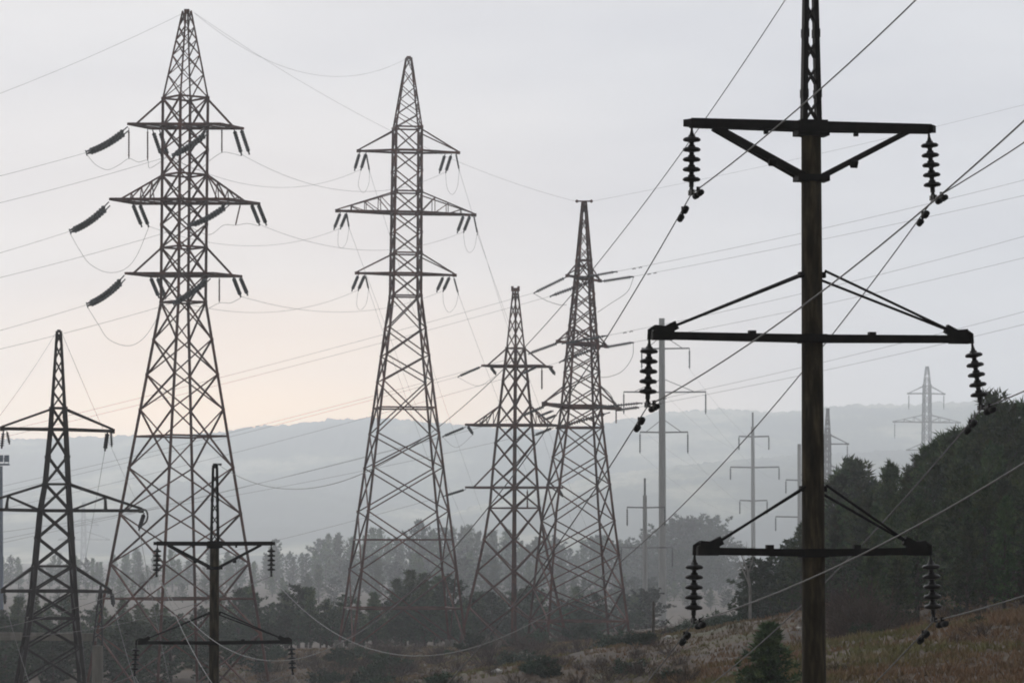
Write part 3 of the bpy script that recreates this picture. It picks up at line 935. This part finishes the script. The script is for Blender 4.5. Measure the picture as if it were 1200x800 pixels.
# ------------------------------------------------------------------ far poles and pylons
def far_pole(cx, D, ytop, ybase, wd, arms, label, spike=0, tie=0, cat='utility pole', group='grey poles fading into the haze'):
    k = D / F
    b = at(cx, ybase, D)
    z = gz(b.x, b.y)
    t = thing('grey_pole', Vector((b.x, b.y, z)), label, cat, group)
    m = MB()
    top = at(cx, ytop + spike, D)
    m.tube([Vector((b.x, D, z - 0.5)), Vector((b.x, D, (z + top.z) / 2)), Vector((b.x, D, top.z))], [wd * k * 0.62, wd * k * 0.55, wd * k * 0.45], 12)
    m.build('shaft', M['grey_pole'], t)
    if spike:
        m = MB()
        m.bar(Vector((b.x, D, top.z - 0.3)), Vector((b.x, D, at(cx, ytop, D).z)), wd * k * 0.45)
        m.build('spike', M['far_steel'], t)
    ends = []
    for (y, xl, xr, ystr) in arms:
        m = MB()
        pl, pr, pc = at(xl, y, D - 1), at(xr, y, D + 1), at(cx, y + 0.5, D)
        m.bar(pl, pc, 1.6 * k); m.bar(pc, pr, 1.6 * k)
        if tie:
            for q in (pl, pr):
                m.bar(pc + Vector((0, 0, tie * k)), pc.lerp(q, 0.75), 0.7 * k)
        m.build('crossarm', M['far_steel'], t)
        for x, dd in ((xl, -1), (xr, 1)):
            m = MB()
            e = at(x, ystr, D + dd)
            string_mesh(m, at(x, y, D + dd), e, 1.2 * k, 0.8 * k, 8)
            m.build('insulator_string', M['far_insulator'], t)
            ends.append(e)
    return ends
e1 = far_pole(776.5, 640, 373, 735, 7.5, [(408, 752, 808, 432), (459, 731, 827, 485), (506, 750, 806, 531)],
              'tall pale grey concrete pole with three thin arms, behind the foreground pole\'s left insulators', 0, 16)
e2 = far_pole(756, 600, 560, 735, 5.2, [(594, 735, 779, 616), (641, 728, 788, 664)],
              'short slate-grey pole with a spike tip, beside the tall pale pole', 20, 0)
e3 = far_pole(883, 1150, 483, 720, 4.4, [(511, 866, 901, 527), (547, 856, 913, 562), (586, 867, 899, 602)],
              'thin grey pole with a spike tip and three arms, beside the foreground pole', 17, 0)
e4 = far_pole(937.5, 1100, 520, 715, 4.5, [(562, 921, 954, 578), (605, 909, 966, 622)],
              'distant pole almost hidden behind the foreground pole, only its left arm ends showing', 0, 0)
gf = 'faint wires between the far grey poles'
for i, j, nm in ((0, 0, 'top arm, near end'), (1, 1, 'top arm, far end'), (2, 2, 'middle arm, near end'), (3, 3, 'middle arm, far end'), (4, 4, 'lowest arm, near end'), (5, 5, 'lowest arm, far end')):
    wire(e1[i], e3[j], 2.5, 0.014, 'faint wire from the tall pale pole\'s %s to the thin spiked pole' % nm, 'far_wire', gf)

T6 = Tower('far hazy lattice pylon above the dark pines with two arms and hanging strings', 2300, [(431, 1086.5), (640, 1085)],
           [(431, 1.5), (452, 3.5), (640, 5.5)], 12, M['far_steel'], 720, 'far hazy pylons')
T6.body([431, 441, 452, 463, 474, 485, 496, 507, 518, 530, 545, 560, 580, 605, 630, 660, 690], [452, 461, 494], 452, 1.5, 0.75)
T6.arm(461, 452, (T6.px(1065, 461), T6.px(1106, 461.5)), 1.2, 0.7)
T6.arm(494.5, 486, (T6.px(1048, 494), T6.px(1124, 495)), 1.3, 0.7, 2)
T6.arm(527, 519, (T6.px(1064, 527), T6.px(1108, 527)), 1.2, 0.7)
for a, b in (((1065, 462), (1065, 478)), ((1106, 462), (1106, 478)), ((1048.5, 495), (1048.5, 512)), ((1123, 495), (1123, 512))):
    T6.string(a, b, 0.9, 7)
T6.feet()
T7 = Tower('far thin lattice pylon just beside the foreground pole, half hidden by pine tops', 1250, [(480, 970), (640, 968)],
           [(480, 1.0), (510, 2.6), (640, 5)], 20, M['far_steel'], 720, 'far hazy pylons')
T7.body([480, 490, 500, 510, 520, 532, 545, 560, 580, 605, 640, 680], [510, 520], 510, 1.7, 0.9)
T7.arm(520, 509, (T7.px(947, 519), T7.px(993, 520)), 1.4, 0.8)
T7.arm(556, 545, (T7.px(940, 556), T7.px(1000, 556)), 1.4, 0.8)
T7.string((993, 521), (993, 535), 1.0, 6); T7.string((947, 521), (947, 535), 1.0, 6)
T7.feet()
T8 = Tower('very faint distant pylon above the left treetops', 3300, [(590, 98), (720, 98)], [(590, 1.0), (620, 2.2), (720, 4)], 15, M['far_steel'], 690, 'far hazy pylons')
T8.body([590, 600, 610, 620, 632, 645, 660, 675], [620, 632], 610, 1.4, 0.8)
T8.arm(632, 622, (T8.px(70, 632), T8.px(127, 632)), 1.3, 0.8)
T8.arm(615, 607, (T8.px(82, 615), T8.px(114, 615)), 1.2, 0.8)

# floodlight mast at the left edge
b = at(1, 745, 430)
t = thing('floodlight_mast', Vector((b.x, 430, gz(b.x, 430))), 'blue-grey floodlight mast at the left edge of the frame', 'lamp mast')
k = 430 / F
m = MB()
m.tube([Vector((b.x, 430, gz(b.x, 430) - 0.5)), at(1, 546, 430)], [0.4, 0.22], 12)
m.build('mast', M['mast'], t)
m = MB()
m.bar(at(-10, 544, 430), at(11, 544, 430), 6 * k, 2.2 * k)
for x in (-9, -2, 5, 10):
    m.bar(at(x, 543, 429.6), at(x, 536, 429.6), 0.5 * k)
m.bar(at(-10, 537, 429.6), at(11, 537, 429.6), 0.5 * k)
m.build('platform', M['mast'], t)
for x in (-7, 1, 8):
    m = MB()
    m.bar(at(x, 541, 429), at(x, 533, 429), 5.5 * k, 2.5 * k)
    m.build('floodlight', M['mast'], t)

# concrete gantry behind the dark pylon
D = 215
k = D / F
b = at(114.5, 800, D)
zb = gz(b.x, D)
t = thing('gantry', Vector((b.x, D, zb)), 'concrete gantry post with a steel spike and grey crossbeam behind the dark pylon', 'gantry')
m = MB()
m.tube([Vector((b.x, D, zb - 0.5)), at(114.5, 756, D)], [7.5 * k, 6.2 * k], 16)
m.build('post', M['pale_concrete'], t)
m = MB()
tip = at(118, 690, D)
for sx, sy in ((-1, -1), (1, -1), (1, 1), (-1, 1)):
    m.bar(at(114.5 + sx * 5.5, 756, D + sy * 0.3), tip + Vector((sx * 0.07, sy * 0.07, 0)), 1.6 * k)
for y_ in (748, 735, 722, 709):
    s = 5.5 * (y_ - 690) / 66 + 0.8
    cc = 114.5 + (118 - 114.5) * (756 - y_) / 66
    for a_, c_ in (((-1, -1), (1, 1)), ((1, -1), (-1, 1)), ((-1, -1), (1, -1)), ((-1, 1), (1, 1))):
        m.bar(at(cc + a_[0] * s, y_, D + a_[1] * 0.25), at(cc + c_[0] * s, y_ - 9, D + c_[1] * 0.25), 1.1 * k)
m.bar(at(118, 712, D), at(118, 686, D), 2.6 * k)
m.build('steel_spike', M['dark_steel'], t)
m = MB()
m.bar(at(-120, 744, D + 0.4), at(113, 746, D + 0.4), 8 * k, 9 * k)
m.build('crossbeam', M['pale_concrete'], t)
m = MB()
b2 = at(-118, 800, D)
m.tube([Vector((b2.x, D, gz(b2.x, D) - 0.5)), at(-118, 745, D)], [7.5 * k, 6.2 * k], 16)
m.build('post', M['pale_concrete'], t)

# ------------------------------------------------------------------ trees
def frame_of(d):
    d = d.normalized()
    up = Vector((0, 0, 1)) if abs(d.z) < 0.9 else Vector((1, 0, 0))
    s = d.cross(up).normalized()
    return s, s.cross(d)

def blade(m, p, d, ln, w, rnd):
    s, t = frame_of(d)
    a = rnd.uniform(0, math.pi)
    x = s * math.cos(a) + t * math.sin(a)
    m.v += [p - x * w * 0.5, p + x * w * 0.5, p + d * ln]
    n = len(m.v)
    m.f.append((n - 3, n - 2, n - 1)); m.sm.append(False)

def rdir(rnd):
    z = rnd.uniform(-1, 1); a = rnd.uniform(0, 6.283)
    s = math.sqrt(1 - z * z)
    return Vector((s * math.cos(a), s * math.sin(a), z))

def tree_meshes(seed, kind, H=10.0, dens=1.0, leaf=0.3):
    """a tapered trunk with limbs, and a crown of many small leaf blades gathered in tufts along the limbs"""
    rnd = random.Random(seed)
    tr, cr = MB(), MB()
    bend = Vector((rnd.uniform(-.04, .04), rnd.uniform(-.04, .04), 0)) * H
    def axis(t):
        return Vector((bend.x * t * t, bend.y * t * t, H * t))
    top = 0.97
    tr.tube([axis(i / 8 * top) - Vector((0, 0, 0.6 if i == 0 else 0)) for i in range(9)], [0.021 * H * (1 - 0.92 * i / 8) for i in range(9)], 7)
    nb = int({'pine': 64, 'broad': 46, 'round': 54}[kind] * dens)
    for i in range(nb):
        t = (i + rnd.random()) / nb
        if kind == 'pine':
            t = 0.12 + 0.86 * t
            prof = (1 - t) ** 0.9 * (0.6 + 0.4 * min(1, t / 0.2))
            Lb = H * 0.27 * prof * rnd.choice((0.45, 0.75, 1.0, 1.3)) * rnd.uniform(0.8, 1.15) + 0.035 * H
            tilt = rnd.uniform(-0.1, 0.4) + 0.75 * t
        elif kind == 'broad':
            t = 0.05 + 0.91 * t
            prof = math.sin(math.pi * min(1, (t + 0.12) / 1.12)) ** 0.7
            Lb = H * 0.30 * prof * rnd.uniform(0.5, 1.2)
            tilt = rnd.uniform(0.1, 0.8)
        else:
            t = 0.03 + 0.87 * t
            prof = math.sin(math.pi * min(1, (t + 0.05) / 1.05)) ** 0.6
            Lb = H * 0.40 * prof * rnd.uniform(0.6, 1.15)
            tilt = rnd.uniform(0.15, 0.9)
        a = i * 2.399 + rnd.uniform(-0.5, 0.5)
        d = Vector((math.cos(a) * math.cos(tilt), math.sin(a) * math.cos(tilt), math.sin(tilt)))
        p0 = axis(t)
        ends = p0 + d * Lb
        mid = p0 + d * Lb * 0.5 - Vector((0, 0, 0.05 * Lb))
        tr.tube([p0, mid, ends], [0.006 * H * (1.1 - t) + 0.012, 0.004 * H * (1.1 - t) + 0.008, 0.006], 4, caps=False)
        nt_ = max(3, int(Lb / (0.055 * H)))
        for q in range(nt_ + 1):
            s = 0.28 + 0.75 * q / nt_
            c = p0.lerp(ends, s) + rdir(rnd) * 0.018 * H
            nbl = rnd.randint(8, 13) if kind == 'pine' else rnd.randint(10, 16)
            for _ in range(nbl):
                dd = (rdir(rnd) + d * 0.5 + Vector((0, 0, 0.45 if kind == 'pine' else 0.15))).normalized()
                blade(cr, c + rdir(rnd) * 0.016 * H, dd, leaf * H / 10 * rnd.uniform(0.7, 1.4), leaf * H / 10 * (0.34 if kind == 'pine' else 0.7), rnd)
    # leading shoots
    for q in range(5):
        c = axis(0.93 + 0.014 * q)
        for _ in range(12):
            dd = (rdir(rnd) * 0.8 + Vector((0, 0, 0.8))).normalized()
            blade(cr, c, dd, leaf * H / 10 * 1.1, leaf * H / 10 * 0.3, rnd)
    def mesh(mb_, name, mat):
        me = bpy.data.meshes.new(name)
        me.from_pydata(mb_.v, [], mb_.f)
        me.materials.append(mat)
        return me
    leafm = M['pine'] if kind == 'pine' else M['leaf']
    zmax = max(v.z for v in cr.v)
    return mesh(tr, 'trunk', M['bark']), mesh(cr, 'crown', leafm), zmax

PROTO = {'pine': [tree_meshes(11 + i, 'pine', 10, 1.0, 0.42) for i in range(5)],
         'broad': [tree_meshes(31 + i, 'broad', 10, 1.0, 0.36) for i in range(4)],
         'round': [tree_meshes(51 + i, 'round', 10, 1.0, 0.36) for i in range(3)]}
PROTO['young'] = [tree_meshes(97, 'pine', 10, 2.4, 0.55)]
TR = random.Random(5)
def plant(kind, px, ytop, D, name, label, group, fat=1.0, hmin=None):
    p = at(px, ytop, D)
    z = gz(p.x, D)
    H = max(p.z - z, 1.2)
    if hmin and H < hmin:
        H = hmin
    if name == 'leafy_tree' and kind == 'pine':
        name = 'pine_tree'
    tm, cm, zm = TR.choice(PROTO[kind])
    o = bpy.data.objects.new(name, None)
    COL.objects.link(o)
    s = H / zm
    o.location = (p.x, D, z)
    o.scale = (s * fat, s * fat, s)
    o.rotation_euler = (0, 0, TR.uniform(0, 6.28))
    o.empty_display_size = 0.5
    tag(o, label, 'tree', group)
    for nm, me in (('trunk', tm), ('crown', cm)):
        c = bpy.data.objects.new(nm, me)
        COL.objects.link(c)
        c.parent = o
    return o

# dark pines on the right-hand slope
skyl = [(985, 545, 300), (976, 556, 300), (996, 535, 305), (1008, 540, 300), (1020, 560, 300), (1033, 566, 290), (966, 575, 310),
        (1040, 548, 240), (1052, 540, 240), (1066, 545, 235), (1077, 533, 235), (1087, 522, 230), (1098, 514, 230), (1110, 506, 228),
        (1121, 500, 225), (1133, 500, 225), (1144, 489, 220), (1153, 481, 220), (1166, 456, 232), (1060, 556, 236), (1092, 534, 226), (1127, 516, 222), (1158, 492, 218), (1181, 484, 218), (1176, 474, 225), (1188, 470, 220),
        (1199, 466, 220), (1212, 462, 220), (1226, 458, 220), (1240, 455, 218), (1258, 452, 218)]
gp = 'dark pines on the right-hand slope'
lp = 'dark green pine in the dense stand on the right-hand slope'
for px, y, D in skyl:
    plant('pine', px, y - 5, D * 0.8, 'pine_tree', lp, gp, TR.uniform(0.85, 1.25))
for i in range(46):
    px = TR.uniform(1010, 1270)
    top = lerp([(960, 585), (1040, 560), (1100, 525), (1150, 500), (1200, 485), (1280, 470)], px) + TR.uniform(14, 110)
    D = TR.uniform(176, 228) - (top - 520) * 0.12
    plant('pine', px, top, D * 0.8, 'pine_tree', lp, gp, TR.uniform(0.8, 1.15))
for px, y, D in ((928, 640, 260), (938, 612, 250), (950, 598, 255), (961, 605, 250), (975, 600, 240), (990, 590, 240), (1003, 585, 235), (1016, 580, 230), (1030, 590, 220)):
    plant('pine', px, y - 5, D * 0.8, 'pine_tree', lp, gp, TR.uniform(0.85, 1.25))
gl2 = 'low trees at the foot of the dark pines'
for px, y, D in ((880, 650, 235), (893, 655, 228), (905, 645, 232), (916, 650, 228), (926, 628, 238), (888, 672, 215), (902, 668, 212), (918, 668, 210), (934, 655, 212),
                 (950, 650, 208), (968, 655, 205), (985, 650, 200), (1002, 655, 195), (1020, 650, 192), (1040, 655, 186), (872, 690, 222)):
    plant('broad', px, y, D, 'leafy_tree', 'low shaggy tree at the foot of the dark pine stand', gl2, 1.2)
# grey round clump in the haze behind the poles
gc2 = 'grey clump of trees in the haze behind the poles'
for px, y, D in ((752, 640, 640), (762, 624, 630), (775, 612, 640), (788, 606, 640), (802, 603, 630), (815, 600, 640), (828, 602, 640), (840, 612, 630), (851, 628, 640),
                 (858, 655, 620), (770, 650, 560), (790, 640, 560), (808, 635, 550), (826, 640, 560), (842, 652, 560), (756, 670, 560), (735, 628, 700), (724, 636, 700), (744, 634, 690)):
    plant('round', px, y, D * 1.95, 'leafy_tree', 'hazy grey-green tree in the round clump behind the poles', gc2, 1.15)
# far wooded row
rowA = [(-40, 655), (0, 655), (60, 652), (85, 640), (110, 660), (156, 640), (180, 650), (240, 650), (300, 642), (320, 636), (350, 640), (390, 628), (440, 621),
        (500, 617), (540, 611), (590, 624), (640, 624), (700, 636), (740, 640)]
ga = 'far hazy wooded row below the hills'
for i in range(110):
    px = -40 + 790 * (i + TR.random()) / 110
    y = lerp(rowA, px) + TR.uniform(-7, 16)
    plant(TR.choice(['pine', 'pine', 'pine', 'broad']), px, y + TR.choice((-6, 0, 0, 4)), TR.uniform(1200, 1420), 'leafy_tree', 'hazy tree in the far wooded row below the hills', ga, TR.uniform(0.8, 1.25))
for i in range(60):
    px = -40 + 800 * (i + TR.random()) / 60
    y = lerp(rowA, px) + TR.uniform(24, 50)
    plant(TR.choice(['broad', 'pine', 'pine']), px, y, TR.uniform(930, 1080), 'leafy_tree', 'hazy tree in the far wooded row below the hills', ga, 1.25)
# nearer dark wood behind the pylon feet
rowB = [(-40, 705), (60, 700), (140, 702), (230, 704), (300, 690), (340, 688), (380, 690), (430, 692), (455, 684), (475, 672), (500, 662), (515, 672), (540, 684), (575, 690), (640, 700), (720, 712)]
gb = 'darker wood behind the pylon feet'
for i in range(66):
    px = -40 + 620 * (i + TR.random()) / 66
    y = lerp(rowB, px) + TR.uniform(-5, 24)
    plant(TR.choice(['pine', 'pine', 'broad']), px, y - TR.uniform(-6, 8), TR.uniform(368, 430), 'leafy_tree', 'dark green tree in the wood behind the pylon feet', gb, TR.uniform(1.1, 1.5))
for i in range(56):
    px = -40 + 600 * (i + TR.random()) / 56
    y = lerp(rowB, px) + TR.uniform(22, 48)
    plant(TR.choice(['broad', 'round']), px, y, TR.uniform(345, 372), 'leafy_tree', 'dark green tree in the wood behind the pylon feet', gb, 1.3)
for i in range(14):
    px = 575 + 180 * (i + TR.random()) / 14
    plant('round', px, TR.uniform(708, 735), TR.uniform(365, 420), 'leafy_tree', 'low grey-green tree behind the feet of the two close pylons', 'low trees behind the close pylons', 1.2)
for i in range(44):
    px = -40 + 360 * (i + TR.random()) / 44
    plant(TR.choice(['round', 'broad']), px, TR.uniform(716, 770), TR.uniform(288, 345), 'leafy_tree', 'low dark tree among the feet of the pylons on the left', 'low trees among the left pylon feet', 1.75)
for i in range(30):
    px = 535 + 235 * (i + TR.random()) / 30
    plant(TR.choice(['round', 'pine', 'broad']), px, TR.uniform(684, 712), TR.uniform(440, 560), 'leafy_tree', 'grey-green tree in the gap behind the two close pylons', 'trees in the gap behind the close pylons', 1.3)
for i in range(26):
    px = 640 + 250 * (i + TR.random()) / 26
    plant(TR.choice(['round', 'broad', 'pine']), px, TR.uniform(672, 695), TR.uniform(820, 980), 'leafy_tree', 'hazy tree at the foot of the grey clump behind the poles', 'trees at the foot of the grey clump', 1.3)
# single young pine on the near slope
o = plant('young', 897, 724, 88, 'pine_tree', 'single bushy young pine on the dry slope left of the foreground pole', None, 1.35, 2.6)
o['group'] = 'young pines on the near slope'

# bare pale forked tree
p = at(879, 722, 205)
zb = gz(p.x, 205)
t = thing('bare_tree', Vector((p.x, 205, zb)), 'thin pale bare tree with a forked trunk beside the low shaggy trees', 'tree')
m = MB()
m.tube([Vector((p.x, 205, zb - 0.3)), at(879, 690, 205), at(876, 668, 205), at(868, 648, 205)], [0.10, 0.08, 0.06, 0.03], 8)
m.tube([at(878.5, 686, 205), at(871, 668, 205.2), at(866, 655, 205.4)], [0.06, 0.045, 0.02], 6)
m.tube([at(877, 672, 205), at(882, 655, 204.8), at(884, 640, 204.6)], [0.05, 0.035, 0.015], 6)
m.build('trunk', M['pale_bark'], t)
m = MB()
for i in range(26):
    a = at(TR.uniform(866, 882), TR.uniform(640, 672), 205)
    d = (rdir(TR) + Vector((0, 0, 0.8))).normalized()
    m.tube([a, a + d * TR.uniform(0.4, 0.9)], [0.018, 0.006], 4, caps=False)
m.build('crown', M['pale_bark'], t)

# ------------------------------------------------------------------ bare shrubs
def shrub_mesh(seed, leaves):
    rnd = random.Random(seed)
    m = MB()
    for i in range(46):
        a = rnd.uniform(0, 6.283); tl = rnd.uniform(0.25, 1.35)
        d = Vector((math.cos(a) * math.cos(tl), math.sin(a) * math.cos(tl), math.sin(tl)))
        b_ = Vector((rnd.uniform(-.25, .25), rnd.uniform(-.25, .25), -0.1))
        ln = rnd.uniform(0.6, 1.15)
        mid = b_ + d * ln * 0.5
        e = b_ + d * ln + Vector((0, 0, 0.12))
        m.tube([b_, mid, e], [0.014, 0.010, 0.004], 4, caps=False)
        for q in range(5):
            c = mid.lerp(e, rnd.random())
            d2_ = (d + rdir(rnd) * 0.9).normalized()
            m.tube([c, c + d2_ * rnd.uniform(0.15, 0.4)], [0.008, 0.003], 3, caps=False)
            if leaves:
                for _ in range(9):
                    blade(m, c + rdir(rnd) * 0.1, rdir(rnd), 0.12, 0.08, rnd)
    me = bpy.data.meshes.new('shrub')
    me.from_pydata(m.v, [], m.f)
    me.materials.append(M['leaf'] if leaves else M['twig'])
    return me
SH = [shrub_mesh(70 + i, False) for i in range(4)]
SL = [shrub_mesh(80 + i, True) for i in range(4)]
def shrub(px, py, D, h, leafy, label, group, wide=1.0):
    p = at(px, py, D)
    o = bpy.data.objects.new('shrub', TR.choice(SL if leafy else SH))
    COL.objects.link(o)
    o.location = (p.x, D, gz(p.x, D))
    o.scale = (h * wide, h * wide, h)
    o.rotation_euler = (0, 0, TR.uniform(0, 6.28))
    tag(o, label, 'shrub', group)
for i in range(14):
    shrub(TR.uniform(985, 1022), 0, TR.uniform(128, 160), TR.uniform(1.0, 2.0), False, 'bare brown thicket shrub on the slope just right of the foreground pole', 'bare thicket right of the foreground pole')
for i in range(85):
    px = TR.uniform(400, 800)
    D = TR.uniform(215, 335) if px < 700 else TR.uniform(205, 260)
    shrub(px, 0, D, TR.uniform(0.6, 1.7), TR.random() < 0.2, 'low brushy shrub on the reddish ground around the close pylons', 'brush around the close pylons', 1.3)
for i in range(26):
    shrub(TR.uniform(795, 875), 0, TR.uniform(205, 240), TR.uniform(0.9, 2.0), True, 'dull green bush on the crest left of the bare pale tree', 'bushes on the crest', 1.2)
for i in range(30):
    shrub(TR.uniform(300, 470), 0, TR.uniform(262, 320), TR.uniform(0.5, 1.4), TR.random() < 0.3, 'scrubby shrub on the brown ground under the slender pylon', 'scrub under the slender pylon', 1.3)
for i in range(34):
    px = TR.uniform(985, 1210)
    shrub(px, 0, lerp([(985, 205), (1100, 178), (1210, 150)], px) + TR.uniform(-14, 8), TR.uniform(0.8, 1.8), TR.random() < 0.45, 'brown-green shrub along the lower edge of the dark pine stand', 'shrubs along the lower edge of the pines', 1.3)
for i in range(30):
    shrub(TR.uniform(930, 1230), 0, TR.uniform(90, 170), TR.uniform(0.25, 0.6), TR.random() < 0.3, 'small dry tuft of scrub on the open slope below the pines', 'scrub on the open slope', 1.3)

def ground_D(px, py):
    """how far ahead the view ray through a pixel meets the ground"""
    for D in np.arange(80, 420, 2.0):
        p = at(px, py, float(D))
        if p.z < gz(p.x, float(D)):
            return float(D)
    return 330.0
for i in range(48):
    px, py = TR.uniform(395, 800), TR.uniform(750, 812)
    D = ground_D(px, py)
    shrub(px, 0, D, TR.uniform(0.35, 0.9), TR.random() < 0.2, 'low brushy shrub on the reddish ground around the close pylons', 'brush around the close pylons', 1.5)

# wooden stake
p = at(765, 760, 190)
t = MB()
zb = gz(p.x, 190)
t.tube([Vector((p.x, 190, zb - 0.3)), Vector((p.x + 0.05, 190, zb + 1.2)), at(766, 704, 190)], [0.09, 0.08, 0.06], 8)
tag(t.build('wooden_stake', M['bark'], None, Vector((p.x, 190, zb))), 'thin weathered wooden stake on the slope left of the tall pale pole', 'stake')

# pale rubble
def rock(px, py, D, w, h, label, group):
    rnd = random.Random(int(px * 7 + py))
    p = at(px, py, D)
    z = gz(p.x, D)
    w, h = w * 0.62, h * 0.62
    import bmesh
    bm = bmesh.new()
    bmesh.ops.create_icosphere(bm, subdivisions=2, radius=1.0)
    for v in bm.verts:
        v.co *= rnd.uniform(0.75, 1.15)
        v.co.x *= w / 2; v.co.y *= w / 2.4; v.co.z *= h / 2
    me = bpy.data.meshes.new('rubble')
    bm.to_mesh(me); bm.free()
    me.materials.append(M['rock'])
    o = bpy.data.objects.new('rubble', me)
    COL.objects.link(o)
    o.location = (p.x, D, z + h * 0.25)
    tag(o, label, 'rock', group)
for px, py, w, h, lb in ((583, 789, 1.0, 0.55, 'bright white lump of rubble alone on the dark ground below the close pylons'),
                         (620, 771, 1.3, 0.9, 'pale stone block at the foot of the corner-on short pylon'),
                         (611, 767, 0.8, 0.7, 'smaller pale stone beside the block at the corner-on short pylon'),
                         (632, 775, 0.9, 0.5, 'flat pale stone on the near side of the block at the corner-on short pylon'),
                         (783, 749, 0.7, 0.5, 'small whitish stone on the crest under the tall pale pole'),
                         (1046, 741, 0.3, 0.25, 'tiny white stone on the open slope below the pines'),
                         (935, 742, 0.5, 0.35, 'pale stone on the bare patch beside the foreground pole')):
    rock(px, py, ground_D(px, py), w, h, lb, 'pale rubble on the ground')

# ------------------------------------------------------------------ dry grass
rg = np.random.default_rng(4)
nT = 80000
Dg = 82 + (300 - 82) * rg.random(nT) ** 1.5
pxg = rg.uniform(-30, 1240, nT)
left = (pxg < 640) & (Dg < 125)
pxg[left] = rg.uniform(640, 1240, left.sum())
half = rg.random(nT) < 0.4
Dg[half] = rg.uniform(185, 340, half.sum())
pxg[half] = rg.uniform(250, 860, half.sum())
Xg = (pxg - 600) / F * Dg
Zg = hts(np.c_[Xg, Dg])
dens = np.sin(Xg * 0.55 + 2 * np.sin(Dg * 0.11)) + np.sin(Dg * 0.37 + Xg * 0.21)
keep = dens + rg.normal(0, 0.8, nT) > -1.7
vs, fs = [], []
for x, y, z in zip(Xg[keep], Dg[keep], Zg[keep]):
    s = random.uniform(0.6, 1.3)
    for q in range(4):
        a = random.uniform(0, 6.28)
        ln = random.uniform(0.08, 0.22) * s
        w = random.uniform(0.025, 0.05) * s
        ox, oy = random.uniform(-.12, .12), random.uniform(-.12, .12)
        lx, ly = random.uniform(-.7, .7) * ln, random.uniform(-.7, .7) * ln
        n = len(vs)
        vs += [(x + ox - math.cos(a) * w, y + oy - math.sin(a) * w, z - 0.03), (x + ox + math.cos(a) * w, y + oy + math.sin(a) * w, z - 0.03), (x + ox + lx, y + oy + ly, z + ln)]
        fs.append((n, n + 1, n + 2))
me = bpy.data.meshes.new('grass')
me.from_pydata(vs, [], fs)
me.materials.append(M['grass'])
go = bpy.data.objects.new('grass', me)
COL.objects.link(go)
tag(go, 'dry brown and straw-coloured grass covering the slope', 'grass', kind='stuff')

for o in ROOTS:
    if '_o' in o:
        del o['_o']
